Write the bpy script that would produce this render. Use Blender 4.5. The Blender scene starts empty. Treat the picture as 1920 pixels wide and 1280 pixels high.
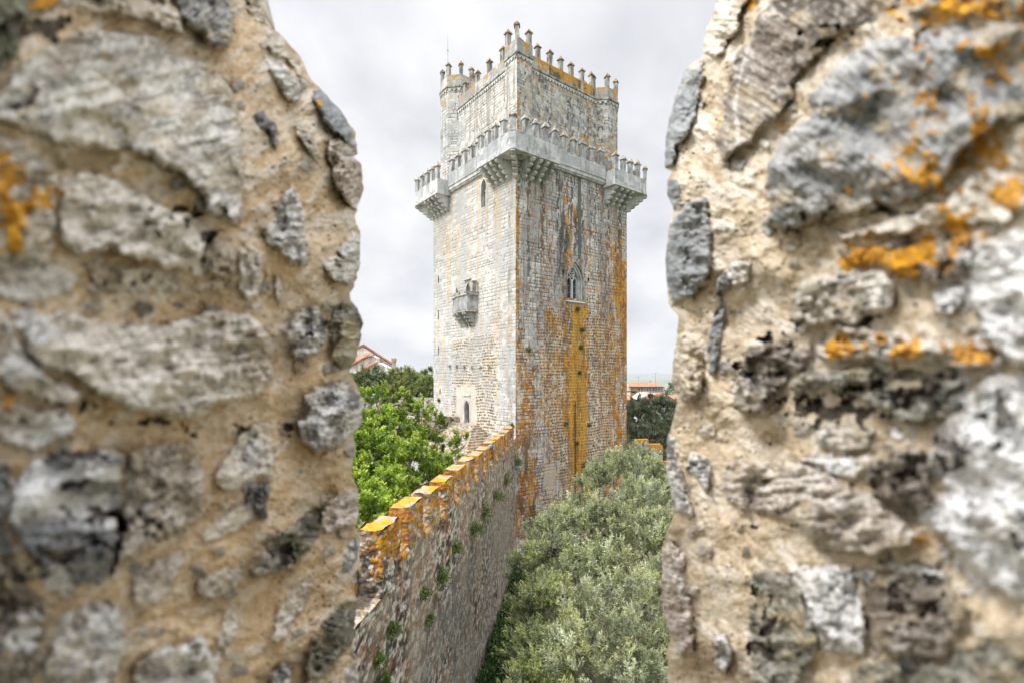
import bpy, math, random
import numpy as np
from mathutils import Vector, Matrix
random.seed(7)
R = math.radians
scene = bpy.context.scene
COL = scene.collection

# ------------------------------------------------------------------ camera, sky, sun
EYE = 13.0
FPX = 920.0                       # focal length in photo pixels (photo is 1920 wide)
HOR = 703.0
cam_d = bpy.data.cameras.new('camera'); cam = bpy.data.objects.new('camera', cam_d); COL.objects.link(cam)
cam.location = (0, 0, EYE); cam.rotation_euler = (R(90), 0, 0)
cam_d.sensor_width = 36; cam_d.lens = 36*FPX/1920; cam_d.shift_y = (HOR-640)/1920
cam_d.clip_start = 0.02; cam_d.clip_end = 40000
cam_d.dof.use_dof = True; cam_d.dof.focus_distance = 36; cam_d.dof.aperture_fstop = 1.7
scene.camera = cam
vs = scene.view_settings
vs.view_transform = 'Standard'; vs.look = 'None'; vs.gamma = 1; vs.exposure = 0.86
scene.cycles.max_bounces = 5; scene.cycles.diffuse_bounces = 3; scene.cycles.transparent_max_bounces = 4

SUN_EL, SUN_AZ = R(48), R(-118)   # azimuth measured from +Y towards +X
w = bpy.data.worlds.new("World"); scene.world = w; w.use_nodes = True
nt = w.node_tree; nt.nodes.clear()
def N(nt, t, **kw):
    n = nt.nodes.new(t)
    for k, v in kw.items(): setattr(n, k, v)
    return n
out = N(nt, 'ShaderNodeOutputWorld'); bg = N(nt, 'ShaderNodeBackground'); bg.inputs[1].default_value = 0.1
sky = N(nt, 'ShaderNodeTexSky', sky_type='NISHITA'); sky.sun_disc = False
sky.sun_elevation = SUN_EL; sky.sun_rotation = SUN_AZ
tc = N(nt, 'ShaderNodeTexCoord'); sep = N(nt, 'ShaderNodeSeparateXYZ'); nt.links.new(tc.outputs['Generated'], sep.inputs[0])
def M(nt, op, a, b=None):
    n = N(nt, 'ShaderNodeMath', operation=op)
    for i, v in enumerate((a, b)):
        if v is None: continue
        if isinstance(v, (int, float)): n.inputs[i].default_value = v
        else: nt.links.new(v, n.inputs[i])
    return n.outputs[0]
den = M(nt, 'ADD', M(nt, 'MAXIMUM', sep.outputs[2], 0.0), 0.55)
cmb = N(nt, 'ShaderNodeCombineXYZ')
nt.links.new(M(nt, 'DIVIDE', sep.outputs[0], den), cmb.inputs[0]); nt.links.new(M(nt, 'DIVIDE', sep.outputs[1], den), cmb.inputs[1])
cn = N(nt, 'ShaderNodeTexNoise'); cn.inputs['Scale'].default_value = 2.6; cn.inputs['Detail'].default_value = 6; cn.inputs['Roughness'].default_value = .52
cn.inputs['Distortion'].default_value = .15
nt.links.new(cmb.outputs[0], cn.inputs['Vector'])
cr = N(nt, 'ShaderNodeValToRGB'); nt.links.new(cn.outputs[0], cr.inputs[0])
e = cr.color_ramp.elements
e[0].position = .34; e[0].color = (.66, .68, .72, 1); e[1].position = .60; e[1].color = (1, 1, 1, 1)
m_ = cr.color_ramp.elements.new(.46); m_.color = (.82, .83, .865, 1)
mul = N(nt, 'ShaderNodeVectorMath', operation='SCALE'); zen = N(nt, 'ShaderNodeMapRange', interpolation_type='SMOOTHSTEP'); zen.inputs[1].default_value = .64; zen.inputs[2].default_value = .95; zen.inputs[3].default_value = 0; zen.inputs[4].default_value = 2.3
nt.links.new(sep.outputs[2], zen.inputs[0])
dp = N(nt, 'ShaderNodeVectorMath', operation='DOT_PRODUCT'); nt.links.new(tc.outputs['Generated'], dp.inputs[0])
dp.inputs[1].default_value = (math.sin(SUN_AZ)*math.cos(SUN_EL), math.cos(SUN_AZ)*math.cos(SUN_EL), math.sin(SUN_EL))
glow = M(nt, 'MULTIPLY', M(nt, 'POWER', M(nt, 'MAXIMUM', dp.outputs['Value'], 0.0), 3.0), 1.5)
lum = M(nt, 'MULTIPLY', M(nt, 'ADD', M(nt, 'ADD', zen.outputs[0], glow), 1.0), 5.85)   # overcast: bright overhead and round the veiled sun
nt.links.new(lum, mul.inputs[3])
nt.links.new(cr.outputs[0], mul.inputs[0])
n2 = N(nt, 'ShaderNodeTexNoise'); n2.inputs['Scale'].default_value = 1.1; n2.inputs['Detail'].default_value = 4
mp = N(nt, 'ShaderNodeMapping'); mp.inputs['Location'].default_value = (3.3, 1.7, 0.4); nt.links.new(cmb.outputs[0], mp.inputs[0]); nt.links.new(mp.outputs[0], n2.inputs['Vector'])
mr = N(nt, 'ShaderNodeMapRange'); mr.inputs[1].default_value = .60; mr.inputs[2].default_value = .74; mr.inputs[3].default_value = .97; mr.inputs[4].default_value = .75
nt.links.new(n2.outputs[0], mr.inputs[0])
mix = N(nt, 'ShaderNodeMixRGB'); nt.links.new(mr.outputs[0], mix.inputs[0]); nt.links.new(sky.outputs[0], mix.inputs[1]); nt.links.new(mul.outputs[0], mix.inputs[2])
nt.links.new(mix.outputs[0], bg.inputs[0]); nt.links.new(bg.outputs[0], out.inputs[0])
sd = bpy.data.lights.new('sun', 'SUN'); sd.energy = 1.5; sd.angle = R(12); sd.color = (1, .97, .92)
so = bpy.data.objects.new('sun', sd); COL.objects.link(so)
sv = Vector((math.sin(SUN_AZ)*math.cos(SUN_EL), math.cos(SUN_AZ)*math.cos(SUN_EL), math.sin(SUN_EL)))
so.rotation_euler = sv.to_track_quat('Z', 'Y').to_euler(); so.location = (-20, -20, 60)

# ------------------------------------------------------------------ numpy noise
def h2(ix, iy, seed=0):
    ix = np.asarray(ix).astype(np.int64); iy = np.asarray(iy).astype(np.int64)
    n = (ix*374761393 + iy*668265263 + seed*2246822519 + 3266489917) & 0xFFFFFFFF
    n = ((n ^ (n >> 13))*1274126177) & 0xFFFFFFFF
    n = ((n ^ (n >> 15))*2246822519) & 0xFFFFFFFF
    n = n ^ (n >> 14)
    return n.astype(np.float64)/4294967295.0
def vn(x, y, seed=0):
    ix = np.floor(x); iy = np.floor(y); fx = x-ix; fy = y-iy
    fx = fx*fx*fx*(fx*(fx*6-15)+10); fy = fy*fy*fy*(fy*(fy*6-15)+10)
    a = h2(ix, iy, seed); b = h2(ix+1, iy, seed); c = h2(ix, iy+1, seed); d = h2(ix+1, iy+1, seed)
    return (a*(1-fx)+b*fx)*(1-fy)+(c*(1-fx)+d*fx)*fy
def fbm(x, y, o=4, seed=0, g=.5):
    s = 0; a = 1; t = 0
    c, sn = math.cos(.6), math.sin(.6)
    for k in range(o):
        s = s+a*vn(x, y, seed+k*17); t += a; a *= g
        x, y = (c*x-sn*y)*2.03+5.2, (sn*x+c*y)*2.03+1.3
    return s/t
def ridge(x, y, o=4, seed=0):
    return 1-np.abs(2*fbm(x, y, o, seed)-1)*2.2
def wor(x, y, seed=0, jit=.85):
    ix = np.floor(x); iy = np.floor(y)
    f1 = np.full(np.shape(x), 9.); f2 = f1.copy(); cx = np.zeros(np.shape(x)); cy = cx.copy()
    for dx in (-1, 0, 1):
        for dy in (-1, 0, 1):
            jx = ix+dx; jy = iy+dy
            px = jx+.5+(h2(jx, jy, seed)-.5)*jit; py = jy+.5+(h2(jx, jy, seed+1)-.5)*jit
            d = np.hypot(px-x, py-y)
            n = d < f1
            f2 = np.where(n, f1, np.minimum(f2, d)); cx = np.where(n, jx, cx); cy = np.where(n, jy, cy); f1 = np.where(n, d, f1)
    return f1, f2, cx, cy
def sm(a, b, x):
    t = np.clip((x-a)/(b-a), 0, 1); return t*t*(3-2*t)
def L3(c): return np.array(c, float)
def mixc(c, d, t):
    return c*(1-t[:, None]) + d*t[:, None]
def pal(h, cols):
    cols = np.array(cols, float); i = np.minimum((h*len(cols)).astype(int), len(cols)-1); return cols[i]

# ------------------------------------------------------------------ objects
def meta(o, label=None, cat=None, group=None, kind=None):
    if label: o['label'] = label
    if cat: o['category'] = cat
    if group: o['group'] = group
    if kind: o['kind'] = kind
    return o
def npmesh(name, V, F, mat, parent=None, C=None, smooth=False):
    V = np.asarray(V, np.float32); F = np.asarray(F, np.int32); k = F.shape[1]
    me = bpy.data.meshes.new(name)
    me.vertices.add(len(V)); me.vertices.foreach_set('co', V.ravel())
    me.loops.add(F.size); me.loops.foreach_set('vertex_index', F.ravel())
    me.polygons.add(len(F)); me.polygons.foreach_set('loop_start', np.arange(0, F.size, k, dtype=np.int32))
    if smooth: me.polygons.foreach_set('use_smooth', np.ones(len(F), bool))
    me.update(calc_edges=True)
    if C is not None:
        at = me.color_attributes.new('Col', 'FLOAT_COLOR', 'POINT')
        cc = np.ones((len(V), 4), np.float32); cc[:, :3] = np.clip(C, 0.004, .95); at.data.foreach_set('color', cc.ravel())
    me.validate()
    me.materials.append(mat)
    o = bpy.data.objects.new(name, me); COL.objects.link(o)
    if parent: o.parent = parent
    return o
class MB:
    def __init__(s, mat=None): s.v = []; s.f = []; s.m = mat
    def add(s, vs_, fs):
        b = len(s.v); s.v += [tuple(p) for p in vs_]; s.f += [tuple(b+i for i in f) for f in fs]; return s
    def box(s, x0, x1, y0, y1, z0, z1):
        v = [(x0,y0,z0),(x1,y0,z0),(x1,y1,z0),(x0,y1,z0),(x0,y0,z1),(x1,y0,z1),(x1,y1,z1),(x0,y1,z1)]
        return s.add(v, [(0,3,2,1),(4,5,6,7),(0,1,5,4),(1,2,6,5),(2,3,7,6),(3,0,4,7)])
    def fbox(s, fr, a0, a1, b0, b1, z0, z1):      # box in a face frame: a along u, b outward
        O, u, n = fr
        P = lambda a, b, z: (O[0]+u[0]*a+n[0]*b, O[1]+u[1]*a+n[1]*b, z)
        v = [P(a0,b1,z0),P(a1,b1,z0),P(a1,b0,z0),P(a0,b0,z0),P(a0,b1,z1),P(a1,b1,z1),P(a1,b0,z1),P(a0,b0,z1)]
        return s.add(v, [(0,3,2,1),(4,5,6,7),(0,1,5,4),(1,2,6,5),(2,3,7,6),(3,0,4,7)])
    def prism(s, poly, ext):                      # polygon of 3d points, extruded by vector
        n = len(poly); v = [tuple(p) for p in poly]+[tuple(Vector(p)+Vector(ext)) for p in poly]
        fs = [tuple(range(n-1,-1,-1)), tuple(range(n, 2*n))]+[(i,(i+1)%n,n+(i+1)%n,n+i) for i in range(n)]
        return s.add(v, fs)
    def tube(s, pts, rads, k=6):
        rings = []
        for i, p in enumerate(pts):
            p = Vector(p); d = (Vector(pts[min(i+1,len(pts)-1)])-Vector(pts[max(i-1,0)])).normalized()
            a = d.cross(Vector((.3,.9,.2))).normalized(); b = d.cross(a)
            rings += [tuple(p+(a*math.cos(2*math.pi*j/k)+b*math.sin(2*math.pi*j/k))*rads[i]) for j in range(k)]
        fs = []
        for i in range(len(pts)-1):
            for j in range(k): fs.append((i*k+j, i*k+(j+1)%k, (i+1)*k+(j+1)%k, (i+1)*k+j))
        fs.append(tuple(range(k-1,-1,-1))); fs.append(tuple((len(pts)-1)*k+j for j in range(k)))
        return s.add(rings, fs)
    def build(s, name, mat=None, parent=None, smooth=False):
        me = bpy.data.meshes.new(name); me.from_pydata(s.v, [], s.f); me.validate(); me.materials.append(mat or s.m)
        if smooth:
            for p in me.polygons: p.use_smooth = True
        me.update()
        o = bpy.data.objects.new(name, me); COL.objects.link(o)
        if parent: o.parent = parent
        return o
def empty(name, loc=(0,0,0), rz=0, **kw):
    o = bpy.data.objects.new(name, None); COL.objects.link(o); o.location = loc; o.rotation_euler = (0,0,rz)
    return meta(o, **kw)
def inst(src, name, loc, rz=0, parent=None, sc=None):
    o = bpy.data.objects.new(name, src.data); COL.objects.link(o); o.location = loc; o.rotation_euler = (0,0,rz)
    if sc: o.scale = sc
    if parent: o.parent = parent
    return o
def at(px, py, d):                                # photo pixel at a measured distance -> place in the world
    return ((px-960)/FPX*d, d, EYE+(HOR-py)/FPX*d)

# ------------------------------------------------------------------ materials
def base_mat(name, rough=.9):
    m = bpy.data.materials.new(name); m.use_nodes = True; t = m.node_tree
    b = t.nodes['Principled BSDF']; b.inputs['Roughness'].default_value = rough; b.inputs['Specular IOR Level'].default_value = .2
    return m, t, b
def vcol_mat(name, nscale=8, bump=.3, bdist=.02, var=.35, rough=.92, detail=6):
    """surface colour from the mesh's own colour attribute, broken up by fine grain and bump"""
    m, t, b = base_mat(name, rough)
    a = N(t, 'ShaderNodeAttribute', attribute_name='Col'); g = N(t, 'ShaderNodeNewGeometry')
    n = N(t, 'ShaderNodeTexNoise'); n.inputs['Scale'].default_value = nscale; n.inputs['Detail'].default_value = detail; n.inputs['Roughness'].default_value = .65
    t.links.new(g.outputs['Position'], n.inputs['Vector'])
    r = N(t, 'ShaderNodeMapRange'); r.inputs[1].default_value = .3; r.inputs[2].default_value = .7; r.inputs[3].default_value = 1-var; r.inputs[4].default_value = 1+var
    t.links.new(n.outputs[0], r.inputs[0])
    s = N(t, 'ShaderNodeVectorMath', operation='SCALE'); t.links.new(a.outputs['Color'], s.inputs[0]); t.links.new(r.outputs[0], s.inputs[3])
    t.links.new(s.outputs[0], b.inputs['Base Color'])
    if bump:
        bp = N(t, 'ShaderNodeBump'); bp.inputs['Strength'].default_value = bump; bp.inputs['Distance'].default_value = bdist
        t.links.new(n.outputs[0], bp.inputs['Height']); t.links.new(bp.outputs[0], b.inputs['Normal'])
    return m
def noise_mat(name, c1, c2, scale=3, c3=None, lichen=None, lth=.55, rough=.9, bump=.3, bdist=.02, stretch=(1,1,1), spots=None):
    m, t, b = base_mat(name, rough)
    g = N(t, 'ShaderNodeNewGeometry'); mp = N(t, 'ShaderNodeMapping'); mp.inputs['Scale'].default_value = stretch
    t.links.new(g.outputs['Position'], mp.inputs[0])
    n = N(t, 'ShaderNodeTexNoise'); n.inputs['Scale'].default_value = scale; n.inputs['Detail'].default_value = 7; n.inputs['Roughness'].default_value = .62
    t.links.new(mp.outputs[0], n.inputs['Vector'])
    r = N(t, 'ShaderNodeValToRGB'); t.links.new(n.outputs[0], r.inputs[0])
    r.color_ramp.elements[0].position = .36; r.color_ramp.elements[0].color = (*c1, 1)
    r.color_ramp.elements[1].position = .62; r.color_ramp.elements[1].color = (*c2, 1)
    if c3: x = r.color_ramp.elements.new(.5); x.color = (*c3, 1)
    cout = r.outputs[0]
    if lichen:
        n3 = N(t, 'ShaderNodeTexNoise'); n3.inputs['Scale'].default_value = 3.1; n3.inputs['Detail'].default_value = 8; n3.inputs['Roughness'].default_value = .7
        t.links.new(g.outputs['Position'], n3.inputs['Vector'])
        sp = N(t, 'ShaderNodeSeparateXYZ'); t.links.new(g.outputs['Normal'], sp.inputs[0])
        up = M(t, 'MULTIPLY', sp.outputs[2], .12); v = M(t, 'ADD', n3.outputs[0], up)
        rr = N(t, 'ShaderNodeMapRange'); rr.inputs[1].default_value = lth; rr.inputs[2].default_value = lth+.03; t.links.new(v, rr.inputs[0])
        mx = N(t, 'ShaderNodeMixRGB'); t.links.new(rr.outputs[0], mx.inputs[0]); t.links.new(cout, mx.inputs[1]); mx.inputs[2].default_value = (*lichen, 1)
        cout = mx.outputs[0]
    t.links.new(cout, b.inputs['Base Color'])
    if bump:
        bp = N(t, 'ShaderNodeBump'); bp.inputs['Strength'].default_value = bump; bp.inputs['Distance'].default_value = bdist
        t.links.new(n.outputs[0], bp.inputs['Height']); t.links.new(bp.outputs[0], b.inputs['Normal'])
    return m
def leaf_mat(name, trans=.35):
    m = bpy.data.materials.new(name); m.use_nodes = True; t = m.node_tree; t.nodes.clear()
    o = N(t, 'ShaderNodeOutputMaterial'); a = N(t, 'ShaderNodeAttribute', attribute_name='Col')
    d = N(t, 'ShaderNodeBsdfDiffuse'); tr = N(t, 'ShaderNodeBsdfTranslucent'); mx = N(t, 'ShaderNodeMixShader'); mx.inputs[0].default_value = trans
    gl = N(t, 'ShaderNodeBsdfGlossy'); gl.inputs['Roughness'].default_value = .45; m2 = N(t, 'ShaderNodeMixShader'); m2.inputs[0].default_value = .05
    t.links.new(a.outputs['Color'], d.inputs[0]); t.links.new(a.outputs['Color'], tr.inputs[0])
    t.links.new(d.outputs[0], mx.inputs[1]); t.links.new(tr.outputs[0], mx.inputs[2])
    t.links.new(mx.outputs[0], m2.inputs[1]); t.links.new(gl.outputs[0], m2.inputs[2]); t.links.new(m2.outputs[0], o.inputs[0])
    return m
ORG = (.56, .25, .022)
MAT = dict(
    jamb=vcol_mat('rubble_and_mortar', 190, .55, .0022, .20, detail=4),
    tower=vcol_mat('tower_masonry', 9, .5, .03, .20),
    wall=vcol_mat('curtain_wall_rubble', 14, .6, .03, .35),
    trim=noise_mat('grey_marble_trim', (.30,.31,.32), (.68,.68,.665), 1.8, (.56,.565,.565), ORG, .70, stretch=(1,1,.45)),
    trim_top=noise_mat('stained_merlon_stone', (.12,.11,.09), (.50,.49,.46), 2.8, (.34,.33,.30), (.45,.20,.03), .60, stretch=(1,1,.4)),
    cap=noise_mat('merlon_cap_stone', (.07,.06,.045), (.42,.40,.36), 4.5, (.22,.17,.12), (.42,.18,.03), .575),
    cap2=noise_mat('pale_cap_stone', (.12,.12,.12), (.62,.62,.60), 3.5, (.40,.40,.39), (.45,.22,.03), .60),
    glass=noise_mat('dark_glass', (.015,.018,.022), (.05,.06,.075), 1.2, rough=.25, bump=0),
    dark=noise_mat('dark_opening', (.012,.011,.01), (.03,.028,.025), 2, bump=0),
    wood=noise_mat('weathered_wood', (.05,.035,.028), (.13,.09,.075), 5, stretch=(6,6,.5), bump=.2),
    iron=noise_mat('rusty_iron', (.045,.028,.02), (.12,.06,.035), 6),
    bark=noise_mat('tree_bark', (.10,.08,.055), (.30,.26,.20), 7, bump=.8),
    white=noise_mat('stained_white_plaster', (.42,.41,.39), (.84,.84,.82), 1.3, (.78,.78,.76), stretch=(1,1,.2), bump=.1),
    tile=noise_mat('orange_roof_tiles', (.27,.12,.07), (.56,.31,.20), 1.6, (.44,.20,.12), bump=.3, bdist=.06),
    ochre=noise_mat('ochre_plaster', (.32,.22,.11), (.42,.31,.17), 1, bump=.1),
    greyp=noise_mat('grey_concrete', (.3,.3,.3), (.5,.5,.49), 1, bump=.1),
    pole=noise_mat('galvanised_metal', (.28,.29,.30), (.42,.43,.44), 4, rough=.5, bump=0),
    leaf=leaf_mat('leaves', .22),
)

# ------------------------------------------------------------------ foreground battlement: stones traced on the photo give the masonry layout
def polysdf(x, y, P):
    P = np.array(P, float); n = len(P); d = np.full(x.shape, 1e18); s = np.ones(x.shape)
    j = n-1
    for i in range(n):
        ex, ey = P[j]-P[i]; wx = x-P[i][0]; wy = y-P[i][1]
        t = np.clip((wx*ex+wy*ey)/(ex*ex+ey*ey+1e-9), 0, 1)
        d = np.minimum(d, (wx-ex*t)**2+(wy-ey*t)**2)
        c1 = y >= P[i][1]; c2 = y < P[j][1]; c3 = ex*wy > ey*wx
        s = np.where((c1&c2&c3)|(~c1&~c2&~c3), -s, s); j = i
    return s*np.sqrt(d)
# tones: (main, second, speckle)
T = dict(
    grey=((.58,.56,.50),(.38,.37,.35),(.76,.73,.67)), pale=((.74,.69,.61),(.55,.50,.43),(.82,.79,.74)),
    slate=((.26,.28,.29),(.18,.19,.20),(.38,.39,.39)), dark=((.13,.13,.135),(.07,.07,.075),(.5,.5,.49)),
    buff=((.52,.44,.33),(.36,.30,.22),(.68,.60,.48)), blue=((.31,.315,.32),(.19,.195,.20),(.48,.47,.44)),
    olive=((.22,.215,.175),(.12,.118,.098),(.42,.40,.33)), pink=((.58,.49,.44),(.40,.34,.31),(.74,.67,.60)),
    taupe=((.50,.44,.38),(.34,.30,.265),(.68,.62,.55)), brown=((.20,.165,.135),(.10,.085,.072),(.52,.48,.42)),
    banded=((.74,.74,.74),(.16,.17,.185),(.82,.82,.82)), bw=((.66,.65,.63),(.19,.19,.195),(.8,.79,.76)),
    lich=((.76,.755,.75),(.55,.54,.53),(.84,.84,.83)), moss=((.12,.13,.08),(.06,.065,.045),(.3,.31,.22)))
LEFT_SIL = [(-500,430),(-60,490),(0,495),(49,504),(64,525),(105,562),(150,583),(165,600),(202,634),(244,664),(289,671),(294,663),(311,679),(356,681),(403,666),(416,666),(439,677),(480,676),(494,675),(539,664),(550,655),(561,656),(580,671),(606,681),(647,673),(677,667),(692,656),(704,656),(730,674),(760,681),(794,677),(812,664),(842,666),(880,659),(886,660),(916,671),(950,673),(987,667),(1010,675),(1044,671),(1070,659),(1100,656),(1119,669),(1150,667),(1194,661),(1220,661),(1231,671),(1280,672),(1400,668),(1900,675)]
LEFT = [
 ('grey',34,[(-40,190),(0,175),(60,105),(150,62),(230,55),(300,75),(380,120),(430,165),(450,210),(455,260),(462,330),(460,405),(440,425),(400,400),(370,355),(330,320),(300,315),(270,290),(240,280),(200,290),(150,275),(100,265),(50,245),(-40,215)]),
 ('buff',26,[(120,-60),(310,-60),(322,0),(345,40),(350,60),(290,50),(240,32),(180,36),(140,30)]),
 ('blue',30,[(318,-60),(440,-60),(440,10),(438,60),(430,97),(405,92),(370,70),(345,45),(330,10)]),
 ('moss',22,[(-60,-60),(110,-60),(125,0),(100,20),(60,30),(45,60),(30,100),(0,130),(-60,140)]),
 ('grey',12,[(495,105),(512,108),(530,118),(551,139),(570,176),(559,197),(540,185),(518,160),(502,130)]),
 ('buff',14,[(455,-40),(492,-40),(497,0),(505,48),(480,40),(462,15)]),
 ('buff',14,[(500,55),(525,66),(560,105),(580,150),(598,162),(584,172),(560,140),(545,120),(515,105),(498,80)]),
 ('dark',14,[(478,212),(496,205),(510,228),(530,262),(527,280),(508,268),(490,238)]),
 ('grey',12,[(550,236),(568,236),(585,255),(600,290),(600,312),(585,303),(570,275),(555,255)]),
 ('slate',16,[(585,166),(605,165),(640,205),(668,243),(676,292),(660,287),(640,255),(615,238),(598,215),(588,190)]),
 ('pink',14,[(615,245),(635,250),(665,292),(684,315),(686,365),(668,398),(645,375),(625,345),(614,300)]),
 ('bw',16,[(545,338),(556,352),(566,388),(574,425),(581,468),(575,498),(555,502),(525,480),(500,455),(497,425),(518,390),(530,360)]),
 ('grey',14,[(640,458),(660,432),(682,440),(680,500),(668,538),(648,540),(628,525),(608,508),(610,488),(632,478)]),
 ('pale',32,[(118,332),(180,322),(230,345),(280,368),(300,388),(355,395),(388,430),(388,475),(350,500),(300,500),(250,482),(190,470),(150,478),(115,455),(105,400)]),
 ('grey',26,[(-60,262),(20,258),(60,275),(98,310),(108,345),(100,400),(110,460),(95,500),(50,520),(0,510),(-60,500)]),
 ('pale',14,[(448,462),(470,455),(488,475),(496,520),(486,555),(462,566),(450,545),(446,505)]),
 ('buff',16,[(395,440),(430,455),(440,480),(442,512),(425,528),(400,520),(378,505),(385,470)]),
 ('pale',8,[(514,508),(524,512),(530,550),(522,572),(514,548)]),
 ('bw',18,[(552,590),(572,570),(598,576),(612,598),(614,640),(602,665),(565,674),(540,662),(534,635)]),
 ('olive',16,[(622,575),(650,562),(676,578),(688,605),(680,647),(676,670),(662,690),(640,690),(620,672),(616,620)]),
 ('pale',40,[(40,625),(60,590),(110,572),(160,588),(210,612),(300,610),(370,592),(420,580),(460,585),(490,610),(505,640),(514,680),(508,715),(480,745),(430,762),(370,782),(300,782),(230,765),(182,738),(140,705),(90,690),(55,665)]),
 ('taupe',24,[(-60,560),(20,585),(38,640),(60,680),(120,715),(165,742),(130,760),(60,745),(0,715),(-60,700)]),
 ('lich',16,[(10,735),(60,765),(130,770),(150,800),(120,835),(60,845),(0,830),(-30,780)]),
 ('bw',22,[(565,742),(600,720),(650,712),(680,735),(690,765),(680,800),(655,822),(620,842),(590,852),(565,832),(556,790),(575,770)]),
 ('pale',16,[(435,835),(470,795),(498,800),(512,850),(508,893),(470,898),(452,915),(420,918),(398,895)]),
 ('dark',18,[(461,902),(505,896),(505,935),(500,972),(486,972),(460,950)]),
 ('banded',46,[(60,862),(110,845),(200,842),(238,850),(232,930),(226,985),(216,1060),(190,1088),(140,1098),(90,1075),(40,1040),(15,985),(20,920)]),
 ('taupe',34,[(238,842),(290,828),(345,826),(375,850),(387,920),(375,972),(340,998),(290,1015),(250,1045),(222,1062),(228,980),(233,910)]),
 ('olive',22,[(470,1062),(500,1015),(540,982),(592,955),(602,990),(590,1035),(545,1068),(505,1082),(475,1082)]),
 ('pink',16,[(604,950),(650,912),(676,918),(680,980),(650,988),(615,998),(600,985)]),
 ('bw',12,[(640,1030),(668,1002),(685,1010),(682,1042),(660,1075),(638,1072)]),
 ('olive',20,[(585,1200),(592,1168),(625,1140),(655,1112),(680,1120),(680,1180),(655,1215),(620,1250),(590,1290),(568,1285)]),
 ('lich',24,[(105,1160),(180,1122),(228,1132),(240,1180),(222,1255),(195,1330),(90,1330),(85,1215)]),
 ('lich',22,[(250,1238),(300,1210),(375,1190),(412,1222),(404,1330),(240,1330)]),
 ('pale',10,[(370,1000),(400,975),(432,955),(480,925),(476,960),(445,995),(412,1010),(385,1022)]),
 ('pale',10,[(365,1108),(372,1082),(430,1060),(462,1068),(445,1100),(400,1122)]),
 ('bw',20,[(500,1330),(510,1260),(530,1242),(548,1245),(552,1330)]),
 ('pale',9,[(408,1205),(412,1150),(435,1130),(448,1140),(444,1190),(425,1215)]),
 ('pale',9,[(505,1200),(515,1158),(545,1110),(582,1080),(586,1100),(570,1140),(545,1182),(520,1205)]),
 ('lich',14,[(636,1330),(640,1262),(668,1228),(690,1235),(690,1330)]),
 ('brown',24,[(-60,1040),(30,1060),(75,1110),(95,1150),(80,1210),(60,1330),(-60,1330)]),
 ('dark',14,[(-60,850),(30,870),(12,930),(10,1000),(35,1050),(-60,1030)]),
 ('grey',12,[(60,480),(110,505),(150,520),(135,555),(80,560),(30,570),(-40,550),(-40,520)]),
 ('buff',14,[(160,490),(240,500),(330,515),(345,545),(260,555),(180,545)]),
 ('taupe',10,[(250,1085),(290,1050),(340,1030),(350,1060),(320,1110),(270,1150),(245,1130)]),
]
RIGHT_SIL = [(-500,1400),(-60,1360),(0,1345),(50,1327),(80,1320),(108,1318),(118,1300),(131,1284),(165,1271),(214,1256),(262,1247),(315,1246),(319,1258),(328,1258),(337,1251),(367,1252),(388,1262),(398,1264),(422,1254),(475,1249),(531,1249),(574,1256),(584,1266),(594,1273),(640,1268),(680,1261),(711,1260),(749,1270),(770,1266),(800,1258),(822,1250),(890,1250),(950,1263),(965,1265),(1000,1250),(1032,1241),(1137,1241),(1180,1254),(1200,1257),(1222,1250),(1280,1252),(1400,1255),(1900,1250)]
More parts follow.
